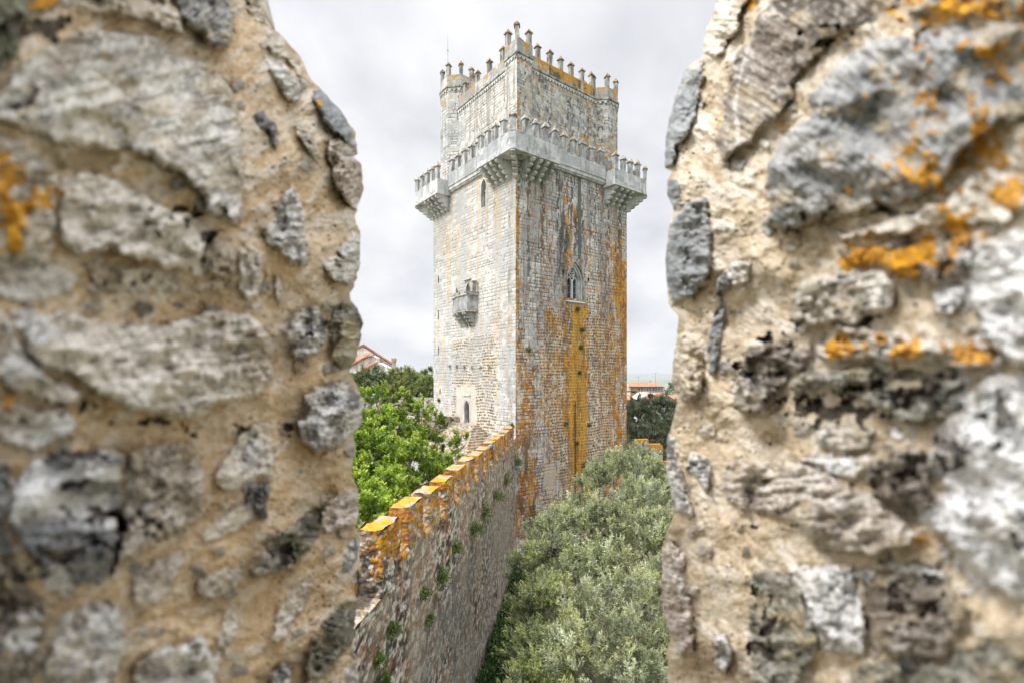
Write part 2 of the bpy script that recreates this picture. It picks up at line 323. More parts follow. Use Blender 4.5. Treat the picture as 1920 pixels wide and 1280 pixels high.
RIGHT = [
 ('slate',14,[(1318,112),(1284,128),(1266,165),(1248,214),(1240,262),(1238,318),(1260,320),(1271,272),(1299,246),(1312,190),(1322,142)]),
 ('slate',10,[(1264,326),(1245,337),(1245,367),(1262,397),(1275,375),(1272,337)]),
 ('slate',16,[(1294,378),(1322,370),(1332,397),(1336,456),(1326,531),(1297,561),(1256,578),(1240,531),(1240,475),(1250,422),(1268,392)]),
 ('brown',26,[(1425,22),(1410,49),(1372,97),(1352,210),(1342,285),(1354,302),(1376,287),(1410,272),(1425,242),(1455,225),(1485,171),(1530,111),(1575,66),(1631,42),(1687,16),(1710,-60),(1462,-60)]),
 ('buff',16,[(1335,-60),(1440,-60),(1400,10),(1385,50),(1365,90),(1335,112),(1312,105),(1312,60),(1325,20)]),
 ('blue',44,[(1511,212),(1537,160),(1575,118),(1624,80),(1687,70),(1800,48),(1990,40),(1990,215),(1875,228),(1837,262),(1800,300),(1762,352),(1687,384),(1605,407),(1537,412),(1500,431),(1462,437),(1436,420),(1438,367),(1440,305),(1462,258),(1492,225)]),
 ('olive',20,[(1700,28),(1760,-20),(1990,-60),(1990,30),(1800,36)]),
 ('pale',18,[(1560,440),(1620,425),(1700,400),(1770,375),(1830,330),(1880,260),(1990,240),(1990,330),(1880,420),(1780,420),(1700,440),(1620,450)]),
 ('brown',20,[(1560,470),(1640,455),(1740,440),(1810,440),(1835,480),(1810,530),(1740,535),(1660,500),(1590,495)]),
 ('grey',26,[(1478,560),(1500,530),(1535,512),(1600,505),(1660,508),(1682,531),(1676,580),(1631,602),(1556,612),(1505,616),(1482,595)]),
 ('lich',34,[(1740,545),(1774,527),(1807,539),(1815,565),(1790,597),(1750,592)]),
 ('grey',26,[(1526,619),(1575,604),(1687,625),(1781,640),(1856,644),(1867,681),(1800,696),(1687,676),(1575,681),(1530,664)]),
 ('brown',24,[(1387,681),(1410,650),(1462,640),(1522,640),(1532,670),(1500,700),(1466,728),(1480,750),(1462,762),(1425,777),(1402,784),(1380,760),(1376,719)]),
 ('olive',36,[(1474,722),(1519,689),(1612,685),(1725,689),(1800,715),(1819,756),(1765,792),(1687,796),(1642,769),(1594,743),(1537,732),(1495,742)]),
 ('taupe',40,[(1350,924),(1357,880),(1380,856),(1440,867),(1511,871),(1575,901),(1650,935),(1725,987),(1738,1010),(1706,1027),(1650,1042),(1594,1046),(1537,1023),(1500,989),(1444,971),(1387,952)]),
 ('olive',22,[(1412,1070),(1440,1062),(1480,1080),(1510,1140),(1540,1190),(1530,1224),(1500,1261),(1470,1330),(1408,1330),(1408,1137)]),
 ('lich',26,[(1482,1070),(1530,1060),(1600,1058),(1612,1110),(1626,1180),(1622,1220),(1560,1228),(1535,1210),(1515,1150)]),
 ('brown',30,[(1606,1066),(1690,1052),(1760,1045),(1790,1100),(1825,1170),(1770,1230),(1680,1235),(1635,1200),(1618,1120)]),
 ('brown',32,[(1618,862),(1660,832),(1720,836),(1765,845),(1750,900),(1740,945),(1700,965),(1650,930),(1620,905)]),
 ('lich',40,[(1760,800),(1800,740),(1860,700),(1990,690),(1990,1120),(1900,1120),(1840,1090),(1790,1030),(1745,990),(1770,920),(1740,860)]),
 ('bw',14,[(1282,875),(1297,843),(1327,852),(1335,875),(1326,924),(1308,905),(1288,888)]),
 ('bw',14,[(1240,812),(1267,820),(1286,894),(1299,950),(1296,967),(1267,960),(1240,894)]),
 ('pink',16,[(1230,1032),(1258,1008),(1280,1032),(1288,1100),(1307,1175),(1303,1222),(1282,1229),(1255,1190),(1230,1140)]),
 ('lich',14,[(1342,1190),(1361,1186),(1374,1239),(1358,1263),(1340,1244),(1335,1205)]),
 ('grey',10,[(1361,531),(1359,509),(1387,490),(1410,494),(1404,526),(1385,540)]),
 ('slate',10,[(1339,587),(1352,550),(1363,569),(1352,644),(1341,700),(1330,696),(1327,644)]),
 ('buff',14,[(1255,655),(1282,625),(1309,632),(1320,685),(1316,730),(1294,758),(1272,752),(1250,711)]),
 ('grey',12,[(1525,800),(1570,785),(1640,805),(1632,840),(1580,850),(1540,842)]),
 ('olive',22,[(1590,1250),(1660,1235),(1780,1235),(1860,1190),(1990,1180),(1990,1340),(1590,1340)]),
 ('lich',14,[(1685,1225),(1705,1218),(1722,1250),(1700,1262),(1685,1250)]),
 ('pale',16,[(1490,858),(1560,862),(1600,850),(1640,842),(1630,880),(1600,900),(1560,885),(1505,870)]),
 ('dark',14,[(1345,520),(1362,505),(1372,530),(1352,560),(1338,552)]),
 ('lich',30,[(1820,480),(1880,440),(1990,400),(1990,690),(1900,690),(1850,640),(1815,560)]),
]
def jamb(name, sil, stones, side, dn, df, blobs, seed, label):
    """one merlon: the weathered jamb face beside the camera, its two outer faces and its top, as one rubble surface"""
    ys = np.array([p[0] for p in sil], float); xs = np.array([p[1] for p in sil], float)
    yy = np.concatenate([np.linspace(-420, -40, 24)[:-1], np.linspace(-40, 1320, 800), np.linspace(1320, 1850, 26)[1:]])
    nu = 520; uu = np.linspace(0, 1, nu)
    s_ = np.interp(yy, ys, xs); s_ = s_ + (fbm(yy/9, yy*0, 3, seed)-.5)*5*-side
    edge = -140 if side < 0 else 2060
    U, Y = np.meshgrid(uu, yy, indexing='ij'); S = np.broadcast_to(s_, U.shape)
    X = edge*(1-U)+S*U
    Sm = np.array([np.sum(s_*np.exp(-((yy-v)/190)**2)*np.gradient(yy))/np.sum(np.exp(-((yy-v)/190)**2)*np.gradient(yy)) for v in yy])
    Q = (X-edge)/(Sm[None, :]-edge); inv = (1/dn)*(1-Q)+(1/df)*Q; D = 1/inv
    x = X.ravel(); y = Y.ravel(); d = D.ravel()
    # ---- masonry: mortar first
    big = (fbm(x/170, y/120, 3, seed+19)-.5)*46
    hm = (fbm(x/60, y/60, 3, seed+1)-.5)*22 + (fbm(x/17, y/17, 4, seed+2)-.5)*9 + (fbm(x/5, y/5, 2, seed+20)-.5)*2.5
    q = fbm(x/90, y/60, 4, seed+3); q2 = fbm(x/14, y/14, 4, seed+4)
    mort = ((.60,.445,.275), (.46,.335,.195), (.70,.56,.39)) if side < 0 else ((.56,.45,.315), (.41,.32,.215), (.69,.59,.45))
    C = mixc(np.tile(L3(mort[0]), (len(x), 1)), L3(mort[1]), sm(.48, .62, q)*.8)
    C = mixc(C, L3(mort[2]), sm(.52, .68, q2)*.75)
    # whitish lime smears
    xr = x*.82-y*.57*(-side); yr = x*.57*(-side)+y*.82
    lime = sm(.555, .66, fbm(xr/60+3, yr/24, 5, seed+5))*.75
    C = mixc(C, L3((.68,.62,.53)), lime); hm = hm+lime*3
    # small chips set in the mortar
    wx_ = x+(fbm(x/11, y/11, 3, seed+6)-.5)*16; wy_ = y+(fbm(x/11+9, y/11, 3, seed+7)-.5)*16
    f1, f2, cx, cy = wor(wx_/46, wy_/38, seed+8)
    hh = h2(cx, cy, seed+9); rr = .16+.24*h2(cx, cy, seed+10)
    chip = (hh < .22)*sm(0, .07, rr-f1)
    C = mixc(C, pal(h2(cx, cy, seed+11), [(.30,.28,.25),(.14,.14,.14),(.62,.59,.54),(.22,.21,.19),(.36,.29,.21)])*(.8+.5*q2)[:, None], np.clip(chip, 0, 1)*.92)
    hm = hm+chip*6*(hh < .22)
    # grit pits
    g1, g2, gx, gy = wor(x/9, y/9, seed+12); pit = (h2(gx, gy, seed+13) < .10)*sm(.0, .2, .36-g1)
    C = mixc(C, L3((.14,.11,.08)), pit*.6); hm = hm-pit*3
    H = hm.copy(); OV = np.full(len(x), .42 if side < 0 else .45)
    for k, (tone, relief, P) in enumerate(stones):
        relief = relief*1.3
        P = np.array(P, float); lo = P.min(0)-26; hi = P.max(0)+26
        i = np.where((x > lo[0])&(x < hi[0])&(y > lo[1])&(y < hi[1]))[0]
        if not len(i): continue
        a = x[i]; b = y[i]; sz = min(P.max(0)-P.min(0)); wa = min(16, 4+sz*.07)
        aw = a+(fbm(a/26, b/26, 4, seed+30+k)-.5)*wa*1.6+(fbm(a/7, b/7, 2, seed+31+k)-.5)*3; bw = b+(fbm(a/26+7, b/26, 4, seed+60+k)-.5)*wa*1.6
        sd_ = polysdf(aw, bw, P)
        ew = max(3.0, min(20, relief*.42))
        msk = sm(0, 2.0+9*sm(.5, .62, fbm(a/45+3, b/45, 3, seed+98+k)), -sd_)
        prof = np.sqrt(np.clip(-sd_/ew, 0, 1)*(2-np.clip(-sd_/ew, 0, 1)))
        cy_ = P[:, 1].mean(); hy = (P[:, 1].max()-P[:, 1].min())/2+1
        tilt = (b-cy_)/hy*relief*.36
        sc_ = max(14, sz*.30)
        fac = (fbm(a/sc_, b/sc_, 5, seed+90+k)-.5)*relief*1.9 + (ridge(a/sc_/1.7, b/sc_/1.1, 4, seed+92)-.5)*relief*.35
        fine = (fbm(a/9, b/9, 3, seed+95)-.5)*4.5
        ang = (h2(k, seed, 5)-.5)*1.1+(.35 if side > 0 else -.1); ar = a*math.cos(ang)+b*math.sin(ang); br = -a*math.sin(ang)+b*math.cos(ang)
        bed = fbm(ar/(sc_*1.6), br/max(5, sc_*.16), 4, seed+94+k)
        hs = relief*.75*prof+(tilt+fac+(bed-.5)*relief*(.1 if tone in ('slate', 'lich', 'dark') else .5))*prof+fine
        # groove round the stone
        gro = np.exp(-(sd_/4.5)**2)*3.0*sm(.42, .62, fbm(a/40, b/40, 3, seed+97+k))
        H[i] = H[i]*(1-msk)+(hs)*msk-gro*(sd_ > -6)
        c0, c1, c2 = [L3(v) for v in T[tone]]
        n1 = fbm(a/(sc_*.8)+k, b/(sc_*.55), 5, seed+120+k); n2_ = fbm(a/10, b/9, 4, seed+150+k); n3_ = fbm(a/5, b/5, 3, seed+180+k)
        cc = mixc(np.tile(c0, (len(i), 1)), c1, sm(.50, .60, n1)*.9)
        if tone == 'banded':
            bb = b+(n1-.5)*60+(a-130)*-.12
            band = np.clip(((bb > 845)&(bb < 868))*1.+((bb > 893)&(bb < 922)&(a > 110))*.85+sm(968, 985, bb)*.95, 0, 1)
            cc = mixc(np.tile(c0, (len(i), 1)), c1, band)
            cc = mixc(cc, L3((.70,.70,.71)), sm(.64, .70, n2_)*.4); c2 = c1*1.2 if False else L3((.3,.3,.3)); n2_ = n2_*0+.3; n3_ = n3_*0; bed = bed*0
        if tone == 'bw': cc = mixc(np.tile(c0, (len(i), 1)), c1, sm(.50, .56, fbm(a/22, b/26, 4, seed+200+k))*.9)
        if tone == 'lich': cc = mixc(cc, L3((.20,.18,.155)), sm(.53, .575, fbm(a/30, b/24, 5, seed+210))*.95)
        cc = mixc(cc, c1*.85, sm(.54, .64, bed)*.55)
        cc = mixc(cc, c2, sm(.54, .66, n2_)*.65)
        cc = mixc(cc, c1*.75, sm(.60, .68, n3_)*.6)
        if tone in ('grey', 'blue', 'taupe', 'brown', 'olive'):
            cc = mixc(cc, L3((.45,.36,.22)), sm(.57, .70, fbm(a/50+4, b/34, 4, seed+220+k))*.55)
        ed = np.exp(-(sd_/4.0)**2)*.22*sm(.45, .6, n3_)
        C[i] = mixc(mixc(C[i], cc, msk), L3((.16,.12,.08)), ed)
        OV[i] = OV[i]*(1-msk)+msk*{'slate': .12, 'dark': .12, 'bw': .3, 'banded': .2, 'lich': .4, 'brown': .22, 'olive': .2, 'blue': .28, 'moss': .1}.get(tone, .85)
    # veins / slate layering on the brown bed stone
    if side > 0:
        v = polysdf(x, y, [(1412,48),(1420,52),(1396,130),(1384,200),(1392,280),(1380,285),(1372,200),(1384,130)])
        C = mixc(C, L3((.66,.64,.60)), sm(0, 5, -v+(fbm(x/8, y/8, 3, 77)-.5)*12)*.6)
    # pale weathering crust and damp brown staining that run over stone and mortar alike
    cr_ = fbm(xr/75+11, yr/42, 6, seed+260); C = mixc(C, L3((.77,.73,.665)), sm(.52, .66, cr_)*.62*OV)
    st_ = fbm(x/60+21, y/70, 6, seed+270); C = mixc(C, L3((.30,.235,.155)), sm(.55, .68, st_)*.62*OV)
    sk = fbm(x/8, y/8, 4, seed+280); C = mixc(C, L3((.13,.12,.105)), sm(.63, .70, sk)*.6*OV); C = mixc(C, L3((.84,.81,.76)), sm(.62, .69, fbm(x/11+50, y/9, 4, seed+281))*.6*OV)
    H = H+big
    # lichen crusts (orange, white) around the measured patches; 'd': dark stone plus painted crevice shade
    nz1 = fbm(x/30, y/30, 5, seed+300); nz2 = fbm(x/13, y/13, 4, seed+301)
    for (bx, by, rx, ry, kind, dens) in blobs:
        r = np.hypot((x-bx)/rx, (y-by)/ry)
        f = sm(0, .16 if kind == 'o' else .07, dens*(1.3-r)+(nz1-.5)*1.9+(nz2-.5)*1.5-.55)
        if kind == 'o': c = mixc(np.tile(L3((.66,.33,.02)), (len(x), 1)), L3((.45,.22,.03)), sm(.45, .6, nz2))
        elif kind == 'w': c = mixc(np.tile(L3((.74,.74,.745)), (len(x), 1)), L3((.58,.575,.57)), sm(.45, .62, nz2))
        elif kind == 'd': c = mixc(np.tile(L3((.12,.098,.08)), (len(x), 1)), L3((.05,.042,.035)), sm(.45, .6, nz2))
        else: c = np.tile(L3((.34,.27,.17)), (len(x), 1))
        C = mixc(C, c, np.clip(f, 0, 1)*.93)
        H = H+f*{'o': 2.5, 'w': 6, 'd': -9, 'b': 0}[kind]
    # relief in pixels -> metres at that depth -> along the sight line through the jamb plane
    fade = 1-.75*sm(.955, 1.0, U.ravel())
    hmtr = np.clip(H, -44, 84)*d/FPX*fade
    rx = (x-960)/FPX; rz = (HOR-y)/FPX; ln = np.sqrt(rx*rx+1+rz*rz)
    ndot = np.abs(rx)/ln
    dd = d-(hmtr/np.maximum(ndot, .28))/ln*1.0
    V = np.stack([rx*dd, dd, EYE+rz*dd], 1).reshape(nu, len(yy), 3)
    C = C.reshape(nu, len(yy), 3)
    # ---- continue round the far corner onto the outer face, and round the near corner onto the inner face
    ef = V[-1]; en = V[0]; ext = []; extc = []
    zf = np.broadcast_to(ef[:, 2], (len(yy),))
    zcol = EYE+(HOR-yy)/FPX*df
    tt = [(.012, .012), (.03, .035), (.055, .07), (.085, .12), (.11, .2), (.125, .35), (.13, .6), (.13, 1.0), (.12, 1.6)]
    for (dy, dx) in tt:
        p = ef.copy(); nz = (fbm(np.full(len(yy), dx*9), yy/40, 4, seed+400)-.5)*.03
        p[:, 1] = np.maximum(ef[:, 1], df-.05)*.5+ef[:, 1]*.5+dy+nz*min(1, dx*8); p[:, 0] = ef[:, 0]+side*dx
        ext.append(p); extc.append(C[-1]*.35+L3((.36,.30,.23))*.65 if dx > .1 else C[-1])
    pre = []; prec = []
    for (dy, dx) in [(-.16, 1.6), (-.17, .9), (-.16, .45), (-.14, .2), (-.11, .09), (-.06, .03)]:
        p = en.copy(); sx = dn*((960-edge)/FPX if side < 0 else (edge-960)/FPX)
        p[:, 0] = en[:, 0]+side*dx; p[:, 1] = en[:, 1]+dy
        pre.append(p); prec.append(C[0]*.4+L3((.4,.36,.3))*.6)
    A = np.concatenate([np.array(pre), V, np.array(ext)], 0); CC = np.concatenate([np.array(prec), C, np.array(extc)], 0)
    # the sight-line fan is cut to a level top and foot
    ztop = EYE+1.8; zbot = EYE-1.75
    A[:, :, 2] = np.clip(A[:, :, 2], zbot, ztop)
    a_, b_ = A.shape[:2]; idx = np.arange(a_*b_).reshape(a_, b_)
    F = np.stack([idx[:-1, :-1], idx[:-1, 1:], idx[1:, 1:], idx[1:, :-1]], -1).reshape(-1, 4)
    if side > 0: F = F[:, ::-1]
    # top cap strip: join the top row to a line inside the merlon
    top = A[:, 0].copy(); V2 = A.reshape(-1, 3); C2 = CC.reshape(-1, 3)
    inner = top.copy(); inner[:, 0] = side*2.2; inner[:, 1] = (dn-.1+df+.1)/2; inner[:, 2] = ztop+.05
    base = len(V2); V2 = np.concatenate([V2, inner]); C2 = np.concatenate([C2, CC[:, 0]])
    j = np.arange(a_-1); F2 = np.stack([idx[:-1, 0], idx[1:, 0], base+j+1, base+j], -1)
    if side > 0: F2 = F2[:, ::-1]
    F = np.concatenate([F, F2])
    ok = np.ones(len(F), bool)
    o = npmesh(name, V2, F, MAT['jamb'], None, C2, smooth=True)
    return meta(o, label, 'battlement', 'battlement merlons framing the view')
LB = [(10,330,45,60,'o',1.1),(20,400,40,55,'o',1.2),(78,365,32,26,'o',1.0),(20,455,26,28,'o',1.1),(82,6,34,20,'o',1.3),(75,50,85,26,'d',1.1),(30,195,50,30,'d',.5),(20,745,30,22,'o',.8),(598,192,7,6,'o',1.2),
      (110,1085,34,34,'w',1.2),(25,950,26,40,'w',.9),(30,690,40,50,'w',.8),(45,1190,40,60,'w',.9),(150,760,90,16,'d',.55),(290,790,90,12,'d',.5),(215,1010,16,60,'d',.6),(150,300,120,30,'b',.9),(330,560,180,22,'b',.6),(200,980,90,34,'d',.7),(130,905,60,12,'d',.8),(140,855,60,10,'d',.8),(110,1040,70,30,'d',.8),(540,1035,34,30,'d',.6),(400,440,60,14,'d',.6),(345,405,40,26,'d',.5),(250,530,110,12,'d',.5),(30,1110,40,60,'d',.5),(400,800,120,14,'d',.4),(580,625,22,20,'d',.7),(640,480,20,30,'w',.6),(620,770,30,30,'w',.9),(470,840,24,30,'w',.8),(70,620,60,30,'w',.8)]
RB = [(1680,490,130,42,'o',1.0),(1590,497,40,26,'o',1.1),(1740,480,75,45,'o',1.0),(1800,20,170,28,'o',.9),(1860,300,50,80,'o',.75),(1890,360,50,60,'o',.8),(1600,650,85,26,'o',.85),(1560,660,30,22,'o',1.0),(1700,655,60,24,'o',.8),(1825,660,55,32,'o',1.1),(1705,285,16,12,'o',.8),(1677,370,16,12,'o',.8),(1730,1008,18,16,'o',.9),(1780,400,60,30,'o',.6),(1850,110,60,80,'o',.35),
      (1870,540,90,110,'w',1.1),(1870,860,110,170,'w',.9),(1780,960,70,60,'w',.9),(1850,1060,110,60,'w',1.0),(1720,1070,70,22,'w',.9),(1690,820,40,30,'w',.5),(1580,870,60,22,'w',.7),(1600,720,90,22,'d',.45),(1720,330,90,60,'o',.42),(1750,180,120,60,'o',.2),(1820,420,70,50,'o',.6),(1480,640,60,40,'d',.4),(1720,740,90,34,'d',.6),(1560,735,70,20,'d',.6),(1600,60,110,22,'d',.6),(1560,75,60,16,'d',.8),(1640,55,70,12,'d',.6),(1430,430,40,12,'d',.5),(1690,895,75,55,'d',.75),(1690,1120,85,60,'d',.55),(1780,830,40,50,'d',.6),(1880,800,40,60,'d',.6),(1420,710,50,60,'d',.45),(1600,770,110,26,'d',.7),(1760,1140,60,40,'d',.5),(1640,400,120,16,'d',.6),(1900,1000,30,50,'d',.5),(1440,1180,40,70,'d',.45),(1480,985,80,10,'d',.45),(1410,8,26,16,'o',.8),(1650,560,60,40,'d',.3),(1560,1120,40,40,'w',.9),(1530,1165,16,14,'w',1),(1640,1075,30,14,'w',1)]
jamb('stone_merlon', LEFT_SIL, LEFT, -1, .52, 1.9, LB, 11, 'close-up rubble battlement edge with tan mortar, filling the left side of the view')
jamb('stone_merlon', RIGHT_SIL, RIGHT, 1, .52, 1.9, RB, 57, 'close-up rubble battlement edge crusted with white and orange lichen, filling the right side')
b = MB(); b.box(-2.4, 2.4, .1, 2.02, -2, EYE-1.7)
meta(b.build('parapet_wall', noise_mat('tan_rubble', (.2,.16,.11), (.5,.4,.28), 4, (.36,.28,.19))), 'tan rubble wall below the two close battlement merlons', 'wall')

# ------------------------------------------------------------------ tower masonry colour fields
CREAM = L3((.655,.635,.60)); GREY = L3((.47,.485,.50)); WHITE = L3((.74,.73,.70))
def blocks(s, z, ch, bw, seed):
    zz = z+.10*np.sin(z*1.1+seed)+.05*np.sin(z*3.1+seed)
    row = np.floor(zz/ch); fz = zz/ch-row
    w_ = bw*(.6+1.0*h2(row, row*0, seed)); sx = s/w_+h2(row, row*0+3, seed)*7
    sx = sx+.25*np.sin(sx*2.1+row*1.3)
    c = np.floor(sx); fx = sx-c
    e_ = np.minimum(np.minimum(fx, 1-fx)*w_, np.minimum(fz, 1-fz)*ch)
    return row, c, e_
def ashlar(s, z, seed, grey=.5, ch=.27, bw=.56, pitd=.02, jd=.62):
    row, c, e_ = blocks(s, z, ch, bw, seed)
    hsh = h2(row, c, seed+5); lo = fbm(s*.22, z*.16, 4, seed+6)
    g = np.clip((hsh-.5)*.9+grey+(lo-.5)*1.6, 0, 1)
    C = mixc(np.tile(CREAM, (len(s), 1)), GREY, g)*(.86+.26*h2(row, c, seed+7))[:, None]
    fine = fbm(s*3.2, z*3.2, 4, seed+8)
    C = C*(.86+.28*fine)[:, None]
    jn = sm(.35, .6, fbm(s*1.3, z*1.3, 3, seed+9))
    J = sm(.036, .010, e_)*(.2+.8*jn)*jd*1.2
    J = J*sm(.30, .55, h2(c, row, seed+44)+jn*.4); C = mixc(C, L3((.16,.13,.095)), J)
    p1, p2, gx, gy = wor(s/.33, z/.33, seed+10); pit = (h2(gx, gy, seed+11) < pitd*2)*(e_ < .14)*sm(.0, .08, .20-p1)
    C = mixc(C, L3((.045,.04,.03)), np.clip(pit, 0, 1)*.9)
    return C, -J*.035-pit*.08+(hsh-.5)*.012, hsh
def coursed(s, z, seed, cw=.24, chh=.25, cols=None, mortar=(.64,.59,.50), fill=.9):
    zz = z+(fbm(s*.5, z*.5, 2, seed)-.5)*.25
    row = np.floor(zz/chh); fz = zz/chh-row-.5
    sx = s/cw+h2(row, row*0, seed+1)*9+(fbm(s*2, z*2, 2, seed+7)-.5)*.8; c = np.floor(sx); fx = sx-c-.5
    a = .30+.17*h2(row, c, seed+2); bb = .24+.20*h2(row, c, seed+3)
    r = (np.abs(fx+(h2(row, c, seed+12)-.5)*.1)/a)**2.6+(np.abs(fz)/bb)**2.6+(fbm(s*7, z*7, 3, seed+4)-.5)*.9
    st = sm(1.12, .88, r)*(h2(row, c, seed+5) < fill)
    cols = cols or [(.09,.09,.10),(.17,.165,.16),(.26,.20,.14),(.06,.06,.07),(.32,.27,.21),(.12,.11,.10)]
    k = pal(h2(row, c, seed+6), cols)*(.75+.5*fbm(s*4, z*4, 3, seed+8))[:, None]
    m_ = np.tile(L3(mortar), (len(s), 1))*(.82+.34*fbm(s*2.5, z*2.5, 4, seed+9))[:, None]
    return mixc(m_, k, np.clip(st, 0, 1)), st*.03
ORC = L3((.57,.285,.025)); ORD = L3((.40,.15,.02)); BLK = L3((.075,.07,.065)); TAN = L3((.62,.44,.23))
def streak(s, z, f, seed): return fbm(s*f, z*.07*f+fbm(s*1.2, z*.8, 3, seed+1)*.5, 4, seed)
def left_low(t, z):
    C, h, hs = ashlar(t, z, 101, .36)
    C2, h2_ = coursed(t, z, 131)
    jag = (h2(np.floor(z/.36), np.floor(z*0), 77)-.5)*1.1
    reg = (t > 2.7+jag)&(t < 9.3+jag*.8+sm(12, 8, z)*.6)&(z < 16.6-.05*t+(h2(np.floor(t/.6), z*0, 9)-.5)*.3)
    dr = (t > 5.5+jag*.35)&(t < 8.9-jag*.35)&(z < 11.9+(h2(np.floor(t/.5), z*0, 19)-.5)*.5)
    r = (reg&~dr).astype(float)
    C = mixc(C, C2, r); h = h*(1-r)+h2_*r
    rr = dr.astype(float); pl = np.tile(L3((.58,.55,.50)), (len(t), 1))*(.85+.3*fbm(t*1.5, z*1.5, 4, 5))[:, None]
    C = mixc(C, mixc(pl, L3((.70,.52,.38)), sm(9.4, 8.6, z)*.5), rr); h = h*(1-rr)
    # tan wash below the gallery, dark damp column by the near corner
    top = sm(17, 28, z)
    s1 = streak(t, z, 1.7, 210); C = mixc(C, TAN, sm(.52, .66, s1)*(.08+.42*top)*(1-.5*sm(6, 12, t)))
    s2 = streak(t+3, z, 2.6, 220)
    C = mixc(C, BLK*1.5, sm(.56, .66, s2)*sm(.42, .52, fbm(t*8, z*3, 3, 225))*(.15+.8*sm(23, 28.5, z))*sm(5.5, 2.0, t))
    C = mixc(C, L3((.26,.255,.24)), np.exp(-((t-.85)/.33)**2)*sm(.40, .58, fbm(t*2.5, z*1.1, 4, 230))*.75)
    C = mixc(C, L3((.42,.43,.44)), sm(.50, .62, fbm(t*.5+9, z*.35, 5, 15))*.5)
    C = mixc(C, L3((.36,.37,.37)), sm(11.2, 13.2, t+(fbm(t, z, 3, 8)-.5)*2)*.35*sm(.42, .55, fbm(t*1.2, z*.9, 4, 14)))
    C = mixc(C, L3((.60,.40,.18)), sm(.60, .68, streak(t+11, z, 3.1, 240))*.35)
    return C, h
def right_low(u, z):
    C, h, hs = ashlar(u, z, 301, .52, .27, .5, .04, .95)
    C = C*1.04
    C2, h2_ = coursed(u, z, 331, .29, .25, [(.30,.14,.055),(.36,.19,.08),(.20,.17,.14),(.13,.12,.12),(.42,.27,.13),(.10,.10,.105),(.28,.22,.16)], (.66,.58,.47), .9)
    bnd = (fbm(u*.7, z*.5, 4, 340)-.5)
    r = sm(-.05, .05, (u-3.6+sm(10, 17, z)*1.2-sm(9, 2, z)*1.0+bnd*3.2))*sm(11.7, 11.3, u+bnd*1.4)*sm(18.6, 18.0, z+bnd*2.2)
    C = mixc(C, C2, r); h = h*(1-r)+h2_*r
    # grey-violet weathering on the upper ashlar
    C = mixc(C, L3((.27,.26,.255)), sm(.44, .58, fbm(u*1.1, z*.25, 5, 350))*.6*sm(12, 20, z))
    fine = fbm(u*6.5, z*3.6, 4, 360); med = fbm(u*1.5, z*.28, 4, 361); vf = fbm(u*13, z*9, 3, 363)
    nn = fine*.42+med*.14+vf*.44
    stv = streak(u, z, 2.2, 364)
    uw = u+(fbm(u*.9, z*.30, 4, 365)-.5)*2.6+(fbm(u*3, z*1.1, 3, 366)-.5)*.9
    b_ = lambda a, c, w_: sm(a-w_, a+w_, uw)*sm(c+w_, c-w_, uw)
    fz = sm(29.2, 25, z)
    O = .36+.095*sm(27, 15, z)*(.5+sm(.4, .6, stv))-.07*b_(.7, 3.0, .4)*sm(12, 17, z)
    O = np.maximum(O, (.36+.26*fz)*sm(.75, .2, u))
    O = np.maximum(O, .36+.38*sm(11.1, 11.9, uw)*sm(29, 23, z)*(.65+.5*sm(.35, .6, stv)))
    O = np.maximum(O, .36+.36*b_(5.3, 7.85, .45)*(.75+.5*sm(.4, .6, stv))*sm(19.4, 18.6, z)*sm(-1, 3.2, z-sm(6.7, 5.5, u)*6.0))
    O = np.maximum(O, .36+.22*b_(3.6, 5.0, .5)*sm(20, 18, z)*sm(12, 15, z))
    O = np.maximum(O, .36+.11*b_(1.6, 4.2, .6)*sm(14, 11, z)*sm(6, 8, z))
    O = np.maximum(O, .36+.24*b_(5.5, 6.4, .3)*sm(30, 27, z)*sm(17, 19, z))
    O = np.maximum(O, .36+.18*b_(7.0, 8.2, .3)*sm(28, 25, z)*sm(15, 17, z))
    O = np.maximum(O, .36+.24*b_(-3, 2.4, .7)*sm(5, 8, z)*sm(17, 11, z))
    O = np.maximum(O, .36+.25*b_(.15, 2.6, .5)*sm(8.5, 6.0, z+(fbm(u, z, 2, 4)-.5)*3))
    O = np.maximum(O, .36+.16*b_(9.8, 10.8, .4)*sm(27, 24, z))
    O = O-.05*r*(O < .47)-.16*sm(.52, .62, fbm(u*1.5, z*.7, 4, 367))*(O > .5)
    f = sm(0, .035, O-nn)
    oc = mixc(np.tile(ORC, (len(u), 1)), ORD, sm(.45, .60, fbm(u*3, z*2, 4, 370)))
    olive = b_(6.3, 7.3, .3)*sm(19.5, 18, z)*sm(9, 12, z)*sm(.42, .55, fbm(u*2, z*.8, 4, 371))
    oc = mixc(oc, L3((.22,.19,.06)), olive*.6)
    oc = mixc(oc, L3((.64,.34,.02)), b_(5.4, 7.8, .3)*sm(19.4, 18.6, z)*sm(.4, .55, med)*.8); C = mixc(C, oc, f*.92); h = h+f*.01
    # black run-off stains
    s2 = streak(u+5, z, 3.0, 380); up = sm(10, 27, z)
    bits = sm(.44, .52, fbm(u*9, z*3.2, 3, 385))
    C = mixc(C, BLK, sm(.53, .62, s2)*(.25+.75*up)*bits*.85)
    C = mixc(C, BLK*1.6, sm(.52, .60, streak(u+17, z, 5.0, 386))*bits*.55)
    C = mixc(C, L3((.30,.12,.03)), sm(.54, .62, streak(u+27, z, 4.0, 387))*sm(.46, .54, vf)*.5)
    C = mixc(C, BLK*1.2, b_(4.75, 5.75, .22)*sm(19, 24, z)*sm(31, 28, z)*sm(.40, .52, fbm(u*4, z*1.0, 4, 381))*.85)
    C = mixc(C, L3((.125,.125,.115)), sm(6.7, 6.78, u)*sm(7.2, 7.12, u)*sm(22.9, 23.6, z)*.93)
